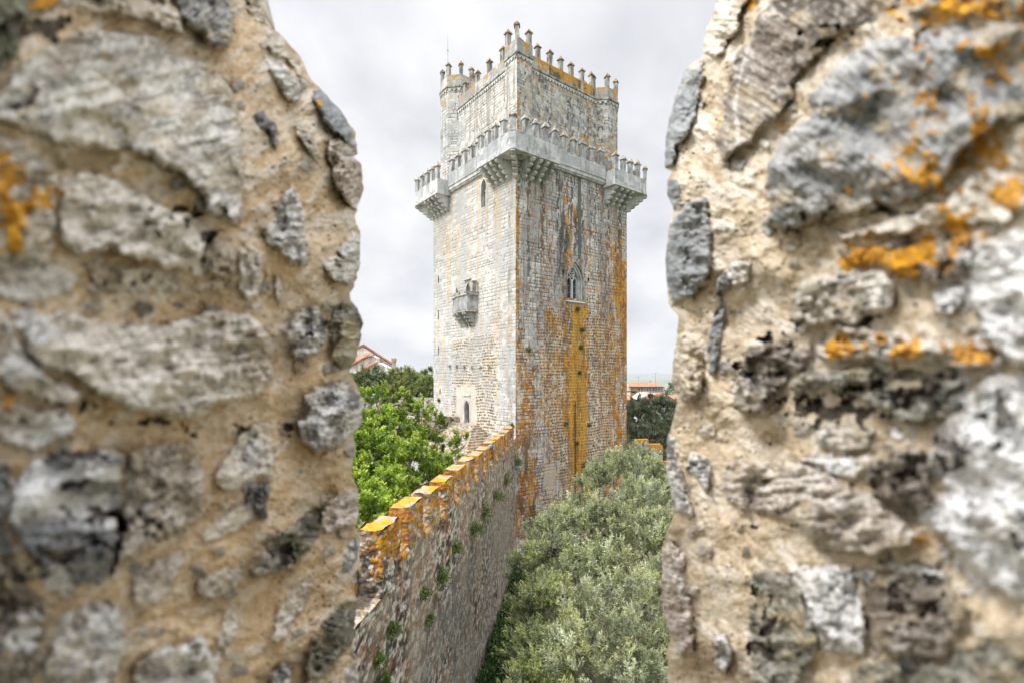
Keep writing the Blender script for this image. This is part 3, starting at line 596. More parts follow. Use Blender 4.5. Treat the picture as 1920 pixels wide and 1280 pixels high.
    C = mixc(C, L3((.10,.09,.075)), b_(.25, 2.2, .4)*sm(9.5, 7, z)*sm(.46, .56, fbm(u*3, z*.9, 4, 383))*.8)
    # bald render patch low down
    pt = sm(0, .1, .8-np.hypot((u-3.6)/.9, (z-4.4)/2.2)+(fbm(u*1.5, z*1.2, 3, 384)-.5)*.9); C = mixc(C, L3((.56,.47,.36)), pt*.9)
    return C, h
def low_fn(s, z):
    W = TW; l = s < W
    a, ha = left_low(np.clip(W-s, 0, W), z); b2, hb = right_low(np.clip(s-W, 0, W), z)
    return np.where(l[:, None], a, b2), np.where(l, ha, hb)
def up_fn(mid):
    def fn(s, z):
        C, h, _ = ashlar(s, z, 401, .52, .27, .56, .05, .75)
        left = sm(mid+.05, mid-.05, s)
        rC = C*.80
        rC = mixc(rC, L3((.28,.265,.25)), sm(.38, .55, fbm(s*.7, z*.35, 5, 410))*.65)
        rC = mixc(rC, BLK*1.3, sm(.50, .60, streak(s, z, 2.8, 420))*sm(.42, .54, fbm(s*8, z*3.5, 3, 421))*.85)
        rC = mixc(rC, L3((.74,.72,.68)), sm(.56, .64, fbm(s*3.5, z*3, 4, 422))*.6)
        rC = mixc(rC, L3((.58,.50,.38)), sm(.56, .66, fbm(s*1.4, z*.8, 4, 430))*.5)
        nn = fbm(s*5, z*3, 4, 440)*.5+fbm(s*1.1, z*.3, 3, 441)*.2+fbm(s*13, z*9, 3, 442)*.3
        O = .36+.14*np.exp(-((s-mid)/.35)**2)*sm(30, 34, z)+.10*sm(36.9, 38.0, z)+.10*sm(36, 33, z)*sm(mid+5, mid+7, s)
        rC = mixc(rC, ORC*.9, sm(0, .04, O-nn)*.9)
        lC = mixc(C, L3((.24,.20,.15)), sm(.63, .70, streak(s, z, 3.4, 450))*.6)
        lC = mixc(lC, ORC, sm(.0, .05, .33+.06*sm(37, 39, z)-nn)*.8)
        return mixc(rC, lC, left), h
    return fn
def strip(pts, z0, z1, ds, dz, fn, cut=None, jit=0):
    P = [np.array(p, float) for p in pts]; S = [0]; X = [P[0]]; nrm = []
    seg = []
    for a, b2 in zip(P[:-1], P[1:]):
        L = np.linalg.norm(b2-a); t = (b2-a)/L; n = max(1, int(round(L/ds))); seg.append((a, b2, L, t, n))
    xs, ss, ns = [], [], []; s0 = 0
    for k, (a, b2, L, t, n) in enumerate(seg):
        nn = np.array([t[1], -t[0]])
        for i in range(n+(k == len(seg)-1)):
            f = i/n; q = nn
            if i == 0 and k > 0:
                pt = seg[k-1][3]; q = nn+np.array([pt[1], -pt[0]]); q = q/np.linalg.norm(q)
            xs.append(a+(b2-a)*f); ss.append(s0+L*f); ns.append(q)
        s0 += L
    xs = np.array(xs); ss = np.array(ss); ns = np.array(ns); nz = max(1, int(round((z1-z0)/dz))); zs = np.linspace(z0, z1, nz+1)
    SS, ZZ = np.meshgrid(ss, zs, indexing='ij'); C, h = fn(SS.ravel(), ZZ.ravel())
    V = np.zeros((len(ss), len(zs), 3)); H = h.reshape(SS.shape)
    V[:, :, 0] = xs[:, 0:1]+ns[:, 0:1]*H; V[:, :, 1] = xs[:, 1:2]+ns[:, 1:2]*H; V[:, :, 2] = ZZ
    idx = np.arange(SS.size).reshape(SS.shape)
    F = np.stack([idx[:-1, :-1], idx[1:, :-1], idx[1:, 1:], idx[:-1, 1:]], -1).reshape(-1, 4)
    if cut is not None:
        cs = ((SS[:-1, :-1]+SS[1:, 1:])/2).ravel(); cz = ((ZZ[:-1, :-1]+ZZ[1:, 1:])/2).ravel(); F = F[~cut(cs, cz)]
    return V.reshape(-1, 3), F, C
def join(parts):
    V, F, C = [], [], []; b = 0
    for v, f, c in parts: V.append(v); F.append(f+b); C.append(c); b += len(v)
    return np.concatenate(V), np.concatenate(F), np.concatenate(C)

# ------------------------------------------------------------------ the keep
TW = 13.2; PHI = math.atan2(.6085, .7935)
keep = empty('castle_keep', (.29, 38, 0), PHI, label='tall square medieval stone keep with battlements, streaked with orange lichen, in the centre', cat='tower')
FL = ((0, 0), (0, -1), (-1, 0))       # left face frame: a = -y
FR = ((0, 0), (1, 0), (0, -1))
def fr(face, c):                       # frame centred at c along the face
    return ((0, c), (0, -1), (-1, 0)) if face == 'L' else ((c, 0), (1, 0), (0, -1))
def P3(f, a, b, z): return (f[0][0]+f[1][0]*a+f[2][0]*b, f[0][1]+f[1][1]*a+f[2][1]*b, z)
def arch(w_, h_, n=7):
    hs = max(h_-w_*.90, .02)
    l = [(w_/2-w_*math.cos(R(60)*i/n), hs+(h_-hs)/.866*math.sin(R(60)*i/n)) for i in range(n+1)]
    return [(-w_/2, 0)]+l+[(-x, z) for x, z in l[-2::-1]]+[(w_/2, 0)]
# openings: (face, centre, z0, width, height)
OPN = dict(narrow=('L', 4.4, 27.2, .72, 2.35), door=('L', 7.05, 8.75, .85, 2.05), bdoor=('L', 6.85, 19.6, .62, 1.55), big=('R', 6.45, 19.5, 1.95, 3.15))
def inarch(a, z, w_, h_):
    A = np.array(arch(w_, h_)); return polysdf(a, z, A) < 0
def cut_low(s, z):
    m = np.zeros(s.shape, bool)
    for f, c, z0, w_, h_ in OPN.values():
        a = (TW-c-s)*-1 if f == 'L' else s-TW-c
        k = (np.abs(a) < w_)&(z > z0-.2)&(z < z0+h_+.2)
        if k.any(): mm = np.zeros(s.shape, bool); mm[k] = inarch(a[k], z[k]-z0, w_+.03, h_+.02); m |= mm
    return m
core = [strip([(0, TW), (0, 0), (TW, 0)], -1.2, 30.3, .045, .045, low_fn, cut_low),
        strip([(TW, 0), (TW, TW), (0, TW)], -1.2, 30.3, .6, .6, lambda s, z: (np.tile(GREY, (len(s), 1)), s*0))]
npmesh('shaft', *join(core)[:2], MAT['tower'], keep, join(core)[2])
def ring(mb, f, w_, h_, z0, o, b0, b1):   # arch-shaped moulding between outline and outline+o
    A = arch(w_, h_); B = arch(w_+2*o, h_+o*1.3); n = len(A)
    v = []
    for (a, z), (c, y) in zip(A, B):
        v += [P3(f, a, b0, z0+z), P3(f, a, b1, z0+z), P3(f, c, b1, z0+y), P3(f, c, b0, z0+y)]
    fs = []
    for i in range(n-1):
        for k in range(4): fs.append((i*4+k, i*4+(k+1)%4, (i+1)*4+(k+1)%4, (i+1)*4+k))
    fs += [(0, 1, 2, 3), ((n-1)*4+3, (n-1)*4+2, (n-1)*4+1, (n-1)*4)]
    mb.add(v, fs)
def reveal(mb, f, w_, h_, z0, b0, b1):
    A = arch(w_, h_); n = len(A)
    v = [P3(f, a, b1, z0+z) for a, z in A]+[P3(f, a, b0, z0+z) for a, z in A]
    mb.add(v, [(i, i+1, n+i+1, n+i) for i in range(n-1)]+[(n-1, 0, n, 2*n-1)])
def pane(mb, f, w_, h_, z0, b_):
    A = arch(w_, h_); mb.add([P3(f, a, b_, z0+z) for a, z in A], [tuple(range(len(A)-1, -1, -1))])
def opening(key, name, depth, pane_mat, frame=.10, panename='pane'):
    face, c, z0, w_, h_ = OPN[key]; f = fr(face, c)
    tm = MAT['trim_top'] if key == 'big' else MAT['trim']
    m = MB(); ring(m, f, w_, h_, z0, frame, -.05, .035); reveal(m, f, w_+.02, h_+.02, z0, -depth, .0)
    o = m.build(name, tm, keep)
    m = MB(); pane(m, f, w_+.1, h_+.05, z0-.02, -depth+.01); m.build(panename, pane_mat, o)
    return o, f, z0, w_, h_
o, f, z0, w_, h_ = opening('narrow', 'lancet_window', .4, MAT['glass'])
m = MB(); m.fbox(f, -.04, .04, -.36, -.2, z0, z0+h_*.62); ring(m, ((f[0][0], f[0][1]+.18), f[1], f[2]), .27, 1.5, z0, .05, -.36, -.22); ring(m, ((f[0][0], f[0][1]-.18), f[1], f[2]), .27, 1.5, z0, .05, -.36, -.22); m.build('tracery', MAT['trim'], o)
o, f, z0, w_, h_ = opening('door', 'door', .45, MAT['wood'], .16, 'door_leaf'); o['label'] = 'small pointed doorway at the head of the steps'
m = MB(); m.fbox(f, -.12, .12, -.43, -.41, z0+1.15, z0+1.5); m.build('notice', MAT['white'], o)
m = MB(); m.fbox(f, -.62, .62, -.02, .09, z0+2.42, z0+2.52); m.build('lintel_ledge', MAT['trim'], keep)
o, f, z0, w_, h_ = opening('bdoor', 'balcony_door', .35, MAT['iron'], .09, 'door_leaf')
m = MB(); m.fbox(f, -.55, .5, -.02, .22, z0+1.78, z0+1.9); m.build('door_hood', MAT['trim'], o)
# big traceried window
o, f, z0, w_, h_ = opening('big', 'gothic_window', .6, MAT['glass'], .09)
m = MB()
ring(m, f, w_-.30, h_-.2, z0, .16, -.50, -.14); ring(m, f, w_-.62, h_-.42, z0, .17, -.59, -.30)
iw = w_-.62
for sx in (-1, 1):
    g = ((f[0][0]+sx*.33, f[0][1]), f[1], f[2]); ring(m, g, .47, 1.85, z0, .09, -.57, -.40)
m.fbox(f, -.07, .07, -.57, -.38, z0, z0+1.7)
cz = z0+2.2
for r0, r1 in ((.27, .34),):
    v = []; k = 20
    for i in range(k):
        t = 2*math.pi*i/k
        for rr, bb in ((r0,-.57),(r0,-.40),(r1,-.40),(r1,-.57)): v.append(P3(f, rr*math.cos(t), bb, cz+rr*math.sin(t)))
    m.add(v, [(i*4+q, i*4+(q+1)%4, ((i+1)%k)*4+(q+1)%4, ((i+1)%k)*4+q) for i in range(k) for q in range(4)])
for q in range(4):
    t = math.pi/4+q*math.pi/2; ca, sa = math.cos(t), math.sin(t); v = []
    for rr in (.08, .32):
        for ww in (-.045, .045):
            for bb in (-.57, -.43): v.append(P3(f, rr*ca-ww*sa, bb, cz+rr*sa+ww*ca))
    m.add(v, [(0,1,3,2),(4,6,7,5),(0,4,5,1),(2,3,7,6),(0,2,6,4),(1,5,7,3)])
m.build('tracery', MAT['trim'], o)
for sx in (-1, 1):
    for zz in (.55, 1.15): m = MB(); m.fbox(f, sx*.33-.24, sx*.33+.24, -.585, -.56, z0+zz, z0+zz+.03); m.build('glazing_bar', MAT['pole'], o)
m = MB(); m.prism([P3(f, -1.12, -.7, z0+.06), P3(f, -1.12, .10, z0-.24), P3(f, -1.12, .10, z0-.32), P3(f, -1.12, -.7, z0-.32)], Vector(P3(f, 2.24, 0, 0))-Vector(P3(f, 0, 0, 0))); m.build('window_sill', MAT['white'], o)
# arrow slits and putlog holes
for face, c, z0, h_ in (('L', 12.2, 21.9, .7), ('L', 12.25, 18.4, .9), ('L', 12.2, 15.0, .8), ('L', 11.9, 11.2, .5)):
    m = MB(); f = fr(face, c); m.fbox(f, -.07, .07, -.1, .012, z0, z0+h_); m.build('arrow_slit', MAT['dark'], keep)
for k in range(6):
    c = 3.6+k*1.28; m = MB(); f = fr('L', c); zz = 13.6+.03*k; m.prism([P3(f, -.13, -.1, zz), P3(f, .13, -.1, zz), P3(f, .15, .22, zz+.02), P3(f, -.15, .22, zz-.01)], (0,0,.2)); m.build('putlog_stone', MAT['cap2'], keep)
for c, z0 in ((5.05, 21.5), (8.05, 21.2)):
    m = MB(); f = fr('R', c); m.fbox(f, -.1, .1, -.1, .015, z0, z0+.25); m.build('putlog_hole', MAT['dark'], keep)
# drainpipe on the right face
m = MB(); m.tube([(6.35, -.10, 1.5), (6.35, -.10, 10.8)], [.035, .035], 8)
for zz in (2.5, 5.2, 7.9, 10.4): m.box(6.29, 6.41, -.15, .02, zz, zz+.06)
m.build('drainpipe', MAT['iron'], keep)
m = MB(); m.box(-.3, 3.2, -.55, -.0, -.75, -.45); m.build('base_ledge', MAT['trim'], keep)

# merlons with pointed caps
def merlon_mesh(w_, t_, h_, ch, ov, mat_b, mat_c, nm):
    m = MB(); m.box(-w_/2, w_/2, -t_/2, t_/2, 0, h_)
    body = m.build(nm, mat_b, keep)
    n = len(body.data.polygons)
    body.data.materials.append(mat_c)
    m = MB(); a, b2 = w_/2+ov, t_/2+ov
    v = [(-a,-b2,h_),(a,-b2,h_),(a,b2,h_),(-a,b2,h_),(-a,-b2,h_+.07),(a,-b2,h_+.07),(a,b2,h_+.07),(-a,b2,h_+.07),(0,0,h_+ch)]
    m.box(-w_/2, w_/2, -t_/2, t_/2, 0, h_-.001); m.add(v, [(0,3,2,1),(0,1,5,4),(1,2,6,5),(2,3,7,6),(3,0,4,7),(4,5,8),(5,6,8),(6,7,8),(7,4,8)])
    me = bpy.data.meshes.new(nm); me.from_pydata(m.v, [], m.f); me.materials.append(mat_b); me.materials.append(mat_c)
    for i, p in enumerate(me.polygons): p.material_index = 1 if i >= 6 else 0
    me.update(); bpy.data.objects.remove(body)
    return me
MAT['mer'] = noise_mat('merlon_marble', (.20,.205,.21), (.58,.58,.565), 2.4, (.40,.405,.405), ORG, .72, stretch=(1,1,.5))
ML = merlon_mesh(.45, .30, 1.14, .54, .085, MAT['mer'], MAT['cap2'], 'merlon')
MU = merlon_mesh(.38, .34, 1.02, .48, .08, MAT['trim_top'], MAT['cap'], 'merlon')
def put_merlon(me, loc, rz, parent, s=None):
    o = bpy.data.objects.new('merlon', me); COL.objects.link(o); o.location = loc; o.rotation_euler = (random.gauss(0,.022), random.gauss(0,.022), rz+random.gauss(0,.04)); o.parent = parent
    s = s or 1; o.scale = (s*random.uniform(.92,1.08), s, s*random.uniform(.93,1.05)); return o
def comb(a, b_, zt, pitch, drop, dep, name, parent, tw=.5):
    a = Vector(a); b_ = Vector(b_); L = (b_-a).length; n = max(1, int(L/pitch)); t = (b_-a)/L; nn = Vector((t.y, -t.x)); pr = [(0, zt)]
    for i in range(n):
        c = L*(i+.5)/n; w_ = L/n*tw/2; pr += [(c-w_*1.5, zt-drop*.3), (c-w_*.6, zt-drop), (c+w_*.6, zt-drop), (c+w_*1.5, zt-drop*.3)]
    pr += [(L, zt)]
    pr[0] = (0, zt); poly = [(a.x+t.x*q_, a.y+t.y*q_, z_) for q_, z_ in pr]; m = MB(); m.prism(poly, (nn.x*dep, nn.y*dep, 0)); return m.build(name, MAT['trim'], parent)
def wallpoly(mb, pts, z0, z1, th, closed=False):
    P = [Vector(p) for p in pts]; n = len(P); inn = []
    for i in range(n):
        dirs = []
        if i > 0 or closed: dirs.append((P[i]-P[i-1]).normalized())
        if i < n-1 or closed: dirs.append((P[(i+1)%n]-P[i]).normalized())
        nn = sum((Vector((d.y, -d.x)) for d in dirs), Vector((0,0))).normalized()
        k = nn.dot(Vector((dirs[0].y, -dirs[0].x))); inn.append(P[i]-nn*th/max(k, .4))
    v = []
    for a, c in zip(P, inn): v += [(a.x,a.y,z0),(a.x,a.y,z1),(c.x,c.y,z1),(c.x,c.y,z0)]
    fs = []
    for i in range(n if closed else n-1):
        j = (i+1)%n
        fs += [(i*4, j*4, j*4+1, i*4+1), (i*4+1, j*4+1, j*4+2, i*4+2), (i*4+2, j*4+2, j*4+3, i*4+3), (i*4+3, j*4+3, j*4, i*4)]
    if not closed: fs += [(0,1,2,3), ((n-1)*4+3,(n-1)*4+2,(n-1)*4+1,(n-1)*4)]
    mb.add(v, fs)
def corbel(mb, f, c, width, out_, zt, zb, lobes=4):
    pr = [(-.05, zb)]; dh = (zt-zb)/lobes; do = out_/lobes; r = dh*.5
    for k in range(lobes):
        zc = zb+dh*(k+.5); oc = do*(k+.25)
        for a in range(0, 181, 30): pr.append((oc+math.sin(R(a))*do*.9, zc-math.cos(R(a))*r*.98))
    pr += [(out_*1.02, zt), (-.05, zt)]
    poly = [P3(f, c-width/2, o_, z) for o_, z in pr]
    e_ = Vector((f[1][0], f[1][1], 0))*width
    mb.prism(poly, e_)
BP, BE, ZB = 1.4, 3.3, 29.75
corners = {'near': (0, 0, 1, 1), 'left': (0, TW, 1, -1), 'right': (TW, 0, -1, 1), 'far': (TW, TW, -1, -1)}
def plaster_fn(seed, g=.75):
    def fn(s, z):
        C, h, _ = ashlar(s, z, seed, g, .52, 1.15, .004, .28)
        C = mixc(C, L3((.28,.28,.28)), sm(.58, .70, streak(s, z*2, 3.2, seed+3))*.55)
        C = mixc(C, L3((.16,.15,.12)), sm(.50, .60, fbm(s*2.5, z*3, 3, seed+4))*sm(.12, 0, np.abs(z-z.max())-.04)*.8)
        return C, h*.4
    return fn
for nm, (cx, cy, sx, sy) in corners.items():
    def q(a, b_): return (cx+sx*a, cy+sy*b_)
    # outer walls: from return on x side, round the corner with a chamfer, to the return on the y side
    ch = .32
    pts = [q(-.36, BE), q(-BP, BE), q(-BP, -BP+ch), q(-BP+ch, -BP), q(BE, -BP), q(BE, -.36)]
    if nm in ('left', 'right'): pts = pts[::-1]
    bm_ = MB(); fl = [q(.3, BE-.02), q(-BP+.02, BE-.02), q(-BP+.02, -BP+ch), q(-BP+ch, -BP+.02), q(BE-.02, -BP+.02), q(BE-.02, .3), q(.3,.3)]
    bm_.prism([(x_, y_, ZB-.02) for x_, y_ in fl], (0, 0, .2))
    big = [q(-.40, BE+.05), q(-BP-.05, BE+.05), q(-BP-.05, -BP+ch-.03), q(-BP+ch-.03, -BP-.05), q(BE+.05, -BP-.05), q(BE+.05, -.40)]
    if nm in ('left', 'right'): big = big[::-1]
    wallpoly(bm_, big, ZB-.07, ZB+.1, .3)
    wallpoly(bm_, [(x_, y_) for x_, y_ in pts], ZB+.1, ZB+1.33, .34)
    par = bm_.build('corner_gallery', MAT['trim'], keep)
    par['label'] = {'near': 'box gallery on the corner nearest the viewer', 'left': 'box gallery on the left corner', 'right': 'box gallery on the right corner', 'far': 'box gallery on the far corner'}[nm]
    if nm != 'far':
        v = strip([Vector(p) for p in pts], ZB+.1, ZB+1.32, .05, .05, plaster_fn(500+len(nm)*7))
        v[0][:, 2] += 0; po = npmesh('parapet_face', v[0], v[1], MAT['tower'], par, v[2])
        # stand the facing a hair proud
        po.scale = (1.0003, 1.0003, 1.0); 
    zt = ZB+1.33
    pos = [(-BP+.18, BE-.3-i*(BE+BP-.62-.1)/4, math.pi/2) for i in range(4)]+[(-BP+.24, -BP+.24, -math.pi/4*sx*sy+0)]+[(BE-.3-i*(BE+BP-.62-.1)/4, -BP+.18, 0) for i in range(3, -1, -1)]
    for (a, b_, rz) in pos: put_merlon(ML, (*q(a, b_), zt), rz, par)
    if nm == 'far': continue
    for i in range(4):
        yy_ = .75+i*.72
        m = MB(); g = ((cx, cy+sy*yy_), (0, -1*sx), (-sx, 0)); corbel(m, g, 0, .30, BP-.06, ZB-.03, 28.35); m.build('corbel', MAT['trim'], par)
        m = MB(); g = ((cx+sx*yy_, cy), (sy, 0), (0, -sy)); corbel(m, g, 0, .30, BP-.06, ZB-.03, 28.35); m.build('corbel', MAT['trim'], par)
    m = MB(); k = math.sqrt(.5); g = ((cx, cy), (k*sy, -k*sx), (-k*sx, -k*sy)); corbel(m, g, 0, .34, BP*1.30, ZB-.03, 28.25, 5); m.build('corbel', MAT['trim'], par)
# gallery between the corners (left and right faces in detail, the back ones plain)
for face in ('L', 'R', 'B1', 'B2'):
    f = {'L': ((0, TW), (0, -1), (-1, 0)), 'R': ((0, 0), (1, 0), (0, -1)), 'B1': ((TW, 0), (0, 1), (1, 0)), 'B2': ((TW, TW), (-1, 0), (0, 1))}[face]
    a0, a1 = BE, TW-BE; m = MB()
    m.fbox(f, a0, a1, .02, .34, 30.42, 31.62); m.fbox(f, a0, a1, -.3, .28, 30.12, 30.42)
    m.fbox(f, a0, a1, -.02, .14, 29.96, 30.06)
    g = m.build('gallery_parapet', MAT['trim'], keep)
    if face in 'LR':
        p0 = P3(f, a0, .345, 0)[:2]; p1 = P3(f, a1, .345, 0)[:2]; v = strip([p0, p1], 30.42, 31.61, .05, .05, plaster_fn(560+ord(face[0])))
        npmesh('parapet_face', v[0], v[1], MAT['tower'], g, v[2])
        comb(P3(f, a0, .0, 0)[:2], P3(f, a1, .0, 0)[:2], 30.121, .24, .16, .2, 'dentil_band', g, .8)
    for i in range(6): put_merlon(ML, P3(f, a0+.5+(a1-a0-1.0)*i/5, .16, 31.62), (math.pi/2 if face in ('L','B1') else 0), g)
m = MB(); m.box(.02, TW-.02, .02, TW-.02, 30.25, 30.6); m.build('walkway', MAT['greyp'], keep)

# upper storey: plan with a square near corner block and octagonal side turrets
IN = .9; NB = .55
def octo(cx, cy, a):
    v = a*math.tan(math.pi/8); return [(cx-a, cy+v), (cx-a, cy-v), (cx-v, cy-a), (cx+v, cy-a), (cx+a, cy-v), (cx+a, cy+v), (cx+v, cy+a), (cx-v, cy+a)]
OC = 1.78; OA = 1.62
main_pts = [(IN, TW-2.0), (IN, 2.1), (NB, 2.1), (NB, NB), (2.1, NB), (2.1, IN), (TW-2.0, IN)]
smid = (TW-2.0-2.1)+(IN-NB)+(2.1-NB)
V = strip(main_pts, 30.3, 38.1, .05, .05, up_fn(smid))
npmesh('upper_storey', V[0], V[1], MAT['tower'], keep, V[2])
m = MB(); m.box(IN+.1, TW-IN, IN+.1, TW-IN, 30.4, 37.9); m.box(TW-IN-.05, TW-IN+.02, 2, TW-2, 30.3, 38.1); m.box(2, TW-2, TW-IN-.05, TW-IN+.02, 30.3, 38.1); m.build('upper_core', MAT['greyp'], keep)
m = MB(); m.box(NB+.05, 2.05, NB+.05, 2.05, 37.9, 38.55); m.build('corner_core', MAT['greyp'], keep)
def par_fn(seed, org):
    def fn(s, z):
        C, h, _ = ashlar(s, z, seed, .7, .4, .8, .01, .4)
        C = mixc(C, L3((.075,.07,.065)), sm(.40, .52, streak(s, z*.4, 2.0, seed+5))*(.9 if org > .45 else .3))
        nn = fbm(s*1.9, z*.35, 4, seed+9)*.62+fbm(s*10, z*8, 3, seed+10)*.38
        C = mixc(C, ORC, sm(0, .05, org+.12*sm(.5, 1.0, z-z.min())-nn)*.92)
        return C, h*.5
    return fn
def topwork(pts, zc, zp, seed, org, name, lbl=None, zlow=None, closed=False):
    """cornice, little arcade, parapet wall"""
    m = MB(); P = pts
    def off(pp, d):
        o_ = []; Q = [Vector(p) for p in pp]; n = len(Q)
        for i in range(n):
            dd = []
            if i > 0: dd.append((Q[i]-Q[i-1]).normalized())
            if i < n-1: dd.append((Q[i+1]-Q[i]).normalized())
            nn = sum((Vector((d_.y, -d_.x)) for d_ in dd), Vector((0,0))).normalized(); k = nn.dot(Vector((dd[0].y, -dd[0].x)))
            q_ = Q[i]+nn*d/max(k, .4); o_.append((q_.x, q_.y))
        return o_
    wallpoly(m, off(P, .15), zc-.06, zc+.07, .4); wallpoly(m, off(P, .08), zc-.14, zc-.06, .3)
    wallpoly(m, off(P, .02), zc+.07, zp, .32)
    o = m.build(name, MAT['trim_top'], keep)
    if lbl: o['label'] = lbl
    Q = off(P, .025); v = strip(Q, zc+.07, zp-.01, .05, .05, par_fn(seed, org)); npmesh('parapet_face', v[0], v[1], MAT['tower'], o, v[2])
    for a, b_ in zip(P[:-1], P[1:]): comb(a, b_, zc-.141, .34, .26, .09, 'arcade_band', o)
    return o
lw = topwork([(IN, TW-2.2), (IN, 2.1)], 38.1, 39.15, 610, .42, 'upper_parapet', 'left upper parapet')
rw = topwork([(2.1, IN), (TW-2.2, IN)], 38.1, 39.15, 620, .52, 'upper_parapet', 'right upper parapet, black and orange with lichen')
nb = topwork([(NB, 2.15), (NB, NB), (2.15, NB)], 38.5, 39.62, 630, .445, 'corner_parapet', 'raised parapet on the near corner')
V = strip([(NB, 2.1), (NB, NB), (2.1, NB)], 38.09, 38.5, .05, .05, up_fn(1.55)); npmesh('corner_course', V[0], V[1], MAT['tower'], nb, V[2])
m = MB(); m.box(2.0, 2.14, NB+.02, IN+.2, 38.1, 39.6); m.build('parapet_return', MAT['trim_top'], nb); m = MB(); m.box(NB+.02, IN+.2, 2.0, 2.14, 38.1, 39.6); m.build('parapet_return', MAT['trim_top'], nb)
for i in range(4): put_merlon(MU, (IN+.16, 3.1+i*1.95, 39.15), math.pi/2, lw, .95)
for i in range(6): put_merlon(MU, (3.15+i*1.28, IN+.16, 39.15), 0, rw, .95)
for p in ((NB+.18, NB+.18, math.pi/4), (NB+.18, 1.95, 0), (1.9, NB+.18, 0), (1.95, 1.95, 0)): put_merlon(MU, (p[0], p[1], 39.62), p[2], nb)
m = MB(); m.box(1.2, TW-1.2, 1.2, TW-1.2, 38.0, 38.12); m.build('roof_terrace', MAT['greyp'], keep)
for nm, (cx, cy), zc, zp in (('left', (OC, TW-OC), 40.3, 41.45), ('right', (TW-OC, OC), 38.1, 39.2)):
    O = octo(cx, cy, OA); fnL = up_fn(999 if nm == 'left' else -999)
    V = strip(O+[O[0]], 30.3, zc, .05, .05, fnL)
    to = npmesh('octagonal_turret', V[0], V[1], MAT['tower'], keep, V[2]); to['label'] = 'octagonal corner turret on the %s of the top storey' % nm
    m = MB(); m.prism([(x_, y_, zc-.2) for x_, y_ in octo(cx, cy, OA-.05)], (0, 0, .25)); m.build('turret_floor', MAT['greyp'], to)
    pr = topwork(O+[O[0]], zc, zp, 640+len(nm), .40, 'turret_parapet'); pr.parent = to
    O2 = octo(cx, cy, OA-.16)
    for i, (a, b_) in enumerate(O2):
        rz = math.atan2(b_-cy, a-cx); put_merlon(MU, (a, b_, zp), rz, pr, .92).parent = pr
    if nm == 'left':
        m = MB(); m.box(IN+.5, IN+.95, TW-3.9, TW-3.1, 38.1, 40.1); m.build('stair_head', MAT['trim'], keep)
m = MB(); m.box(IN-.03, IN+.01, TW-4.55, TW-4.4, 33.0, 34.1); m.build('arrow_slit', MAT['dark'], keep)
# antenna on the left turret
m = MB(); m.tube([(1.2, TW-.7, 41.2), (1.2, TW-.7, 44.6), (1.2, TW-.7, 46.8)], [.03, .022, .012], 6)
for zz in (43.6, 45.1): m.box(1.12, 1.28, TW-.74, TW-.66, zz, zz+.05)
m.build('antenna', MAT['pole'], keep)

# box balcony on the left face
bal = MB(); plan = [(0, 8.95), (-.45, 8.75), (-1.0, 7.05), (-.95, 5.5), (0, 5.25)]
BALM = MAT.setdefault('bal', noise_mat('weathered_balcony_marble', (.20,.205,.21), (.50,.50,.49), 2.2, (.36,.365,.37), stretch=(1,1,.6)))
wallpoly(bal, plan, 18.62, 19.86, .22)
bal.prism([(x_, y_, 18.5) for x_, y_ in [(.05, 8.95)]+[(x_*.97, y_) for x_, y_ in plan]+[(.05, 5.25)]][::1], (0, 0, .13))
bo = bal.build('box_balcony', BALM, keep); bo['label'] = 'grey marble box balcony on corbels on the left face'
def offp(pp, d):
    Q = [Vector(p) for p in pp]; c = Vector((-.1, 7.1)); return [tuple(p+(p-c).normalized()*d*(1 if abs(p.x) > .01 else 1)) for p in Q]
m = MB(); P_ = offp(plan, .16); P_[0] = (0, 9.1); P_[-1] = (0, 5.1); wallpoly(m, P_, 19.96, 20.12, .4); P_ = offp(plan, .05); wallpoly(m, P_, 19.86, 19.96, .3)
P_ = offp(plan, .06); wallpoly(m, P_, 18.42, 18.55, .3); m.build('cornice', MAT['trim_top'], bo)
for a, b_ in zip(plan[:-1], plan[1:]): comb(a, b_, 19.965, .2, .14, .12, 'dentil_band', bo, .8)
for yc, dr, L in ((5.45, (-1, 0), .9), (6.3, (-.97, -.24), .95), (7.15, (-.99, .1), .95), (8.0, (-.8, .6), .85)):
    d_ = Vector(dr).normalized(); m = MB(); y0 = 6.7+(yc-6.7)*.62
    corbel(m, ((0, y0), (-d_.y*-1 if False else d_.y*1, -abs(d_.x)), (d_.x, d_.y)), 0, .28, L+.05, 18.45, 17.25, 4); m.build('corbel', BALM, bo)
m = MB(); m.box(-.55, -.3, 8.0, 8.2, 19.9, 20.1); m.add([(-.62,7.95,20.1),(-.25,7.95,20.1),(-.25,8.3,20.1),(-.62,8.3,20.1),(-.43,8.12,20.95)], [(0,1,4),(1,2,4),(2,3,4),(3,0,4),(3,2,1,0)]); m.build('finial', MAT['trim_top'], bo)
m = MB(); m.box(-.5, -.2, 5.3, 5.5, 20.1, 20.95); m.box(-.56, -.1, 5.22, 5.62, 20.95, 21.07); m.build('finial', MAT['trim_top'], bo)

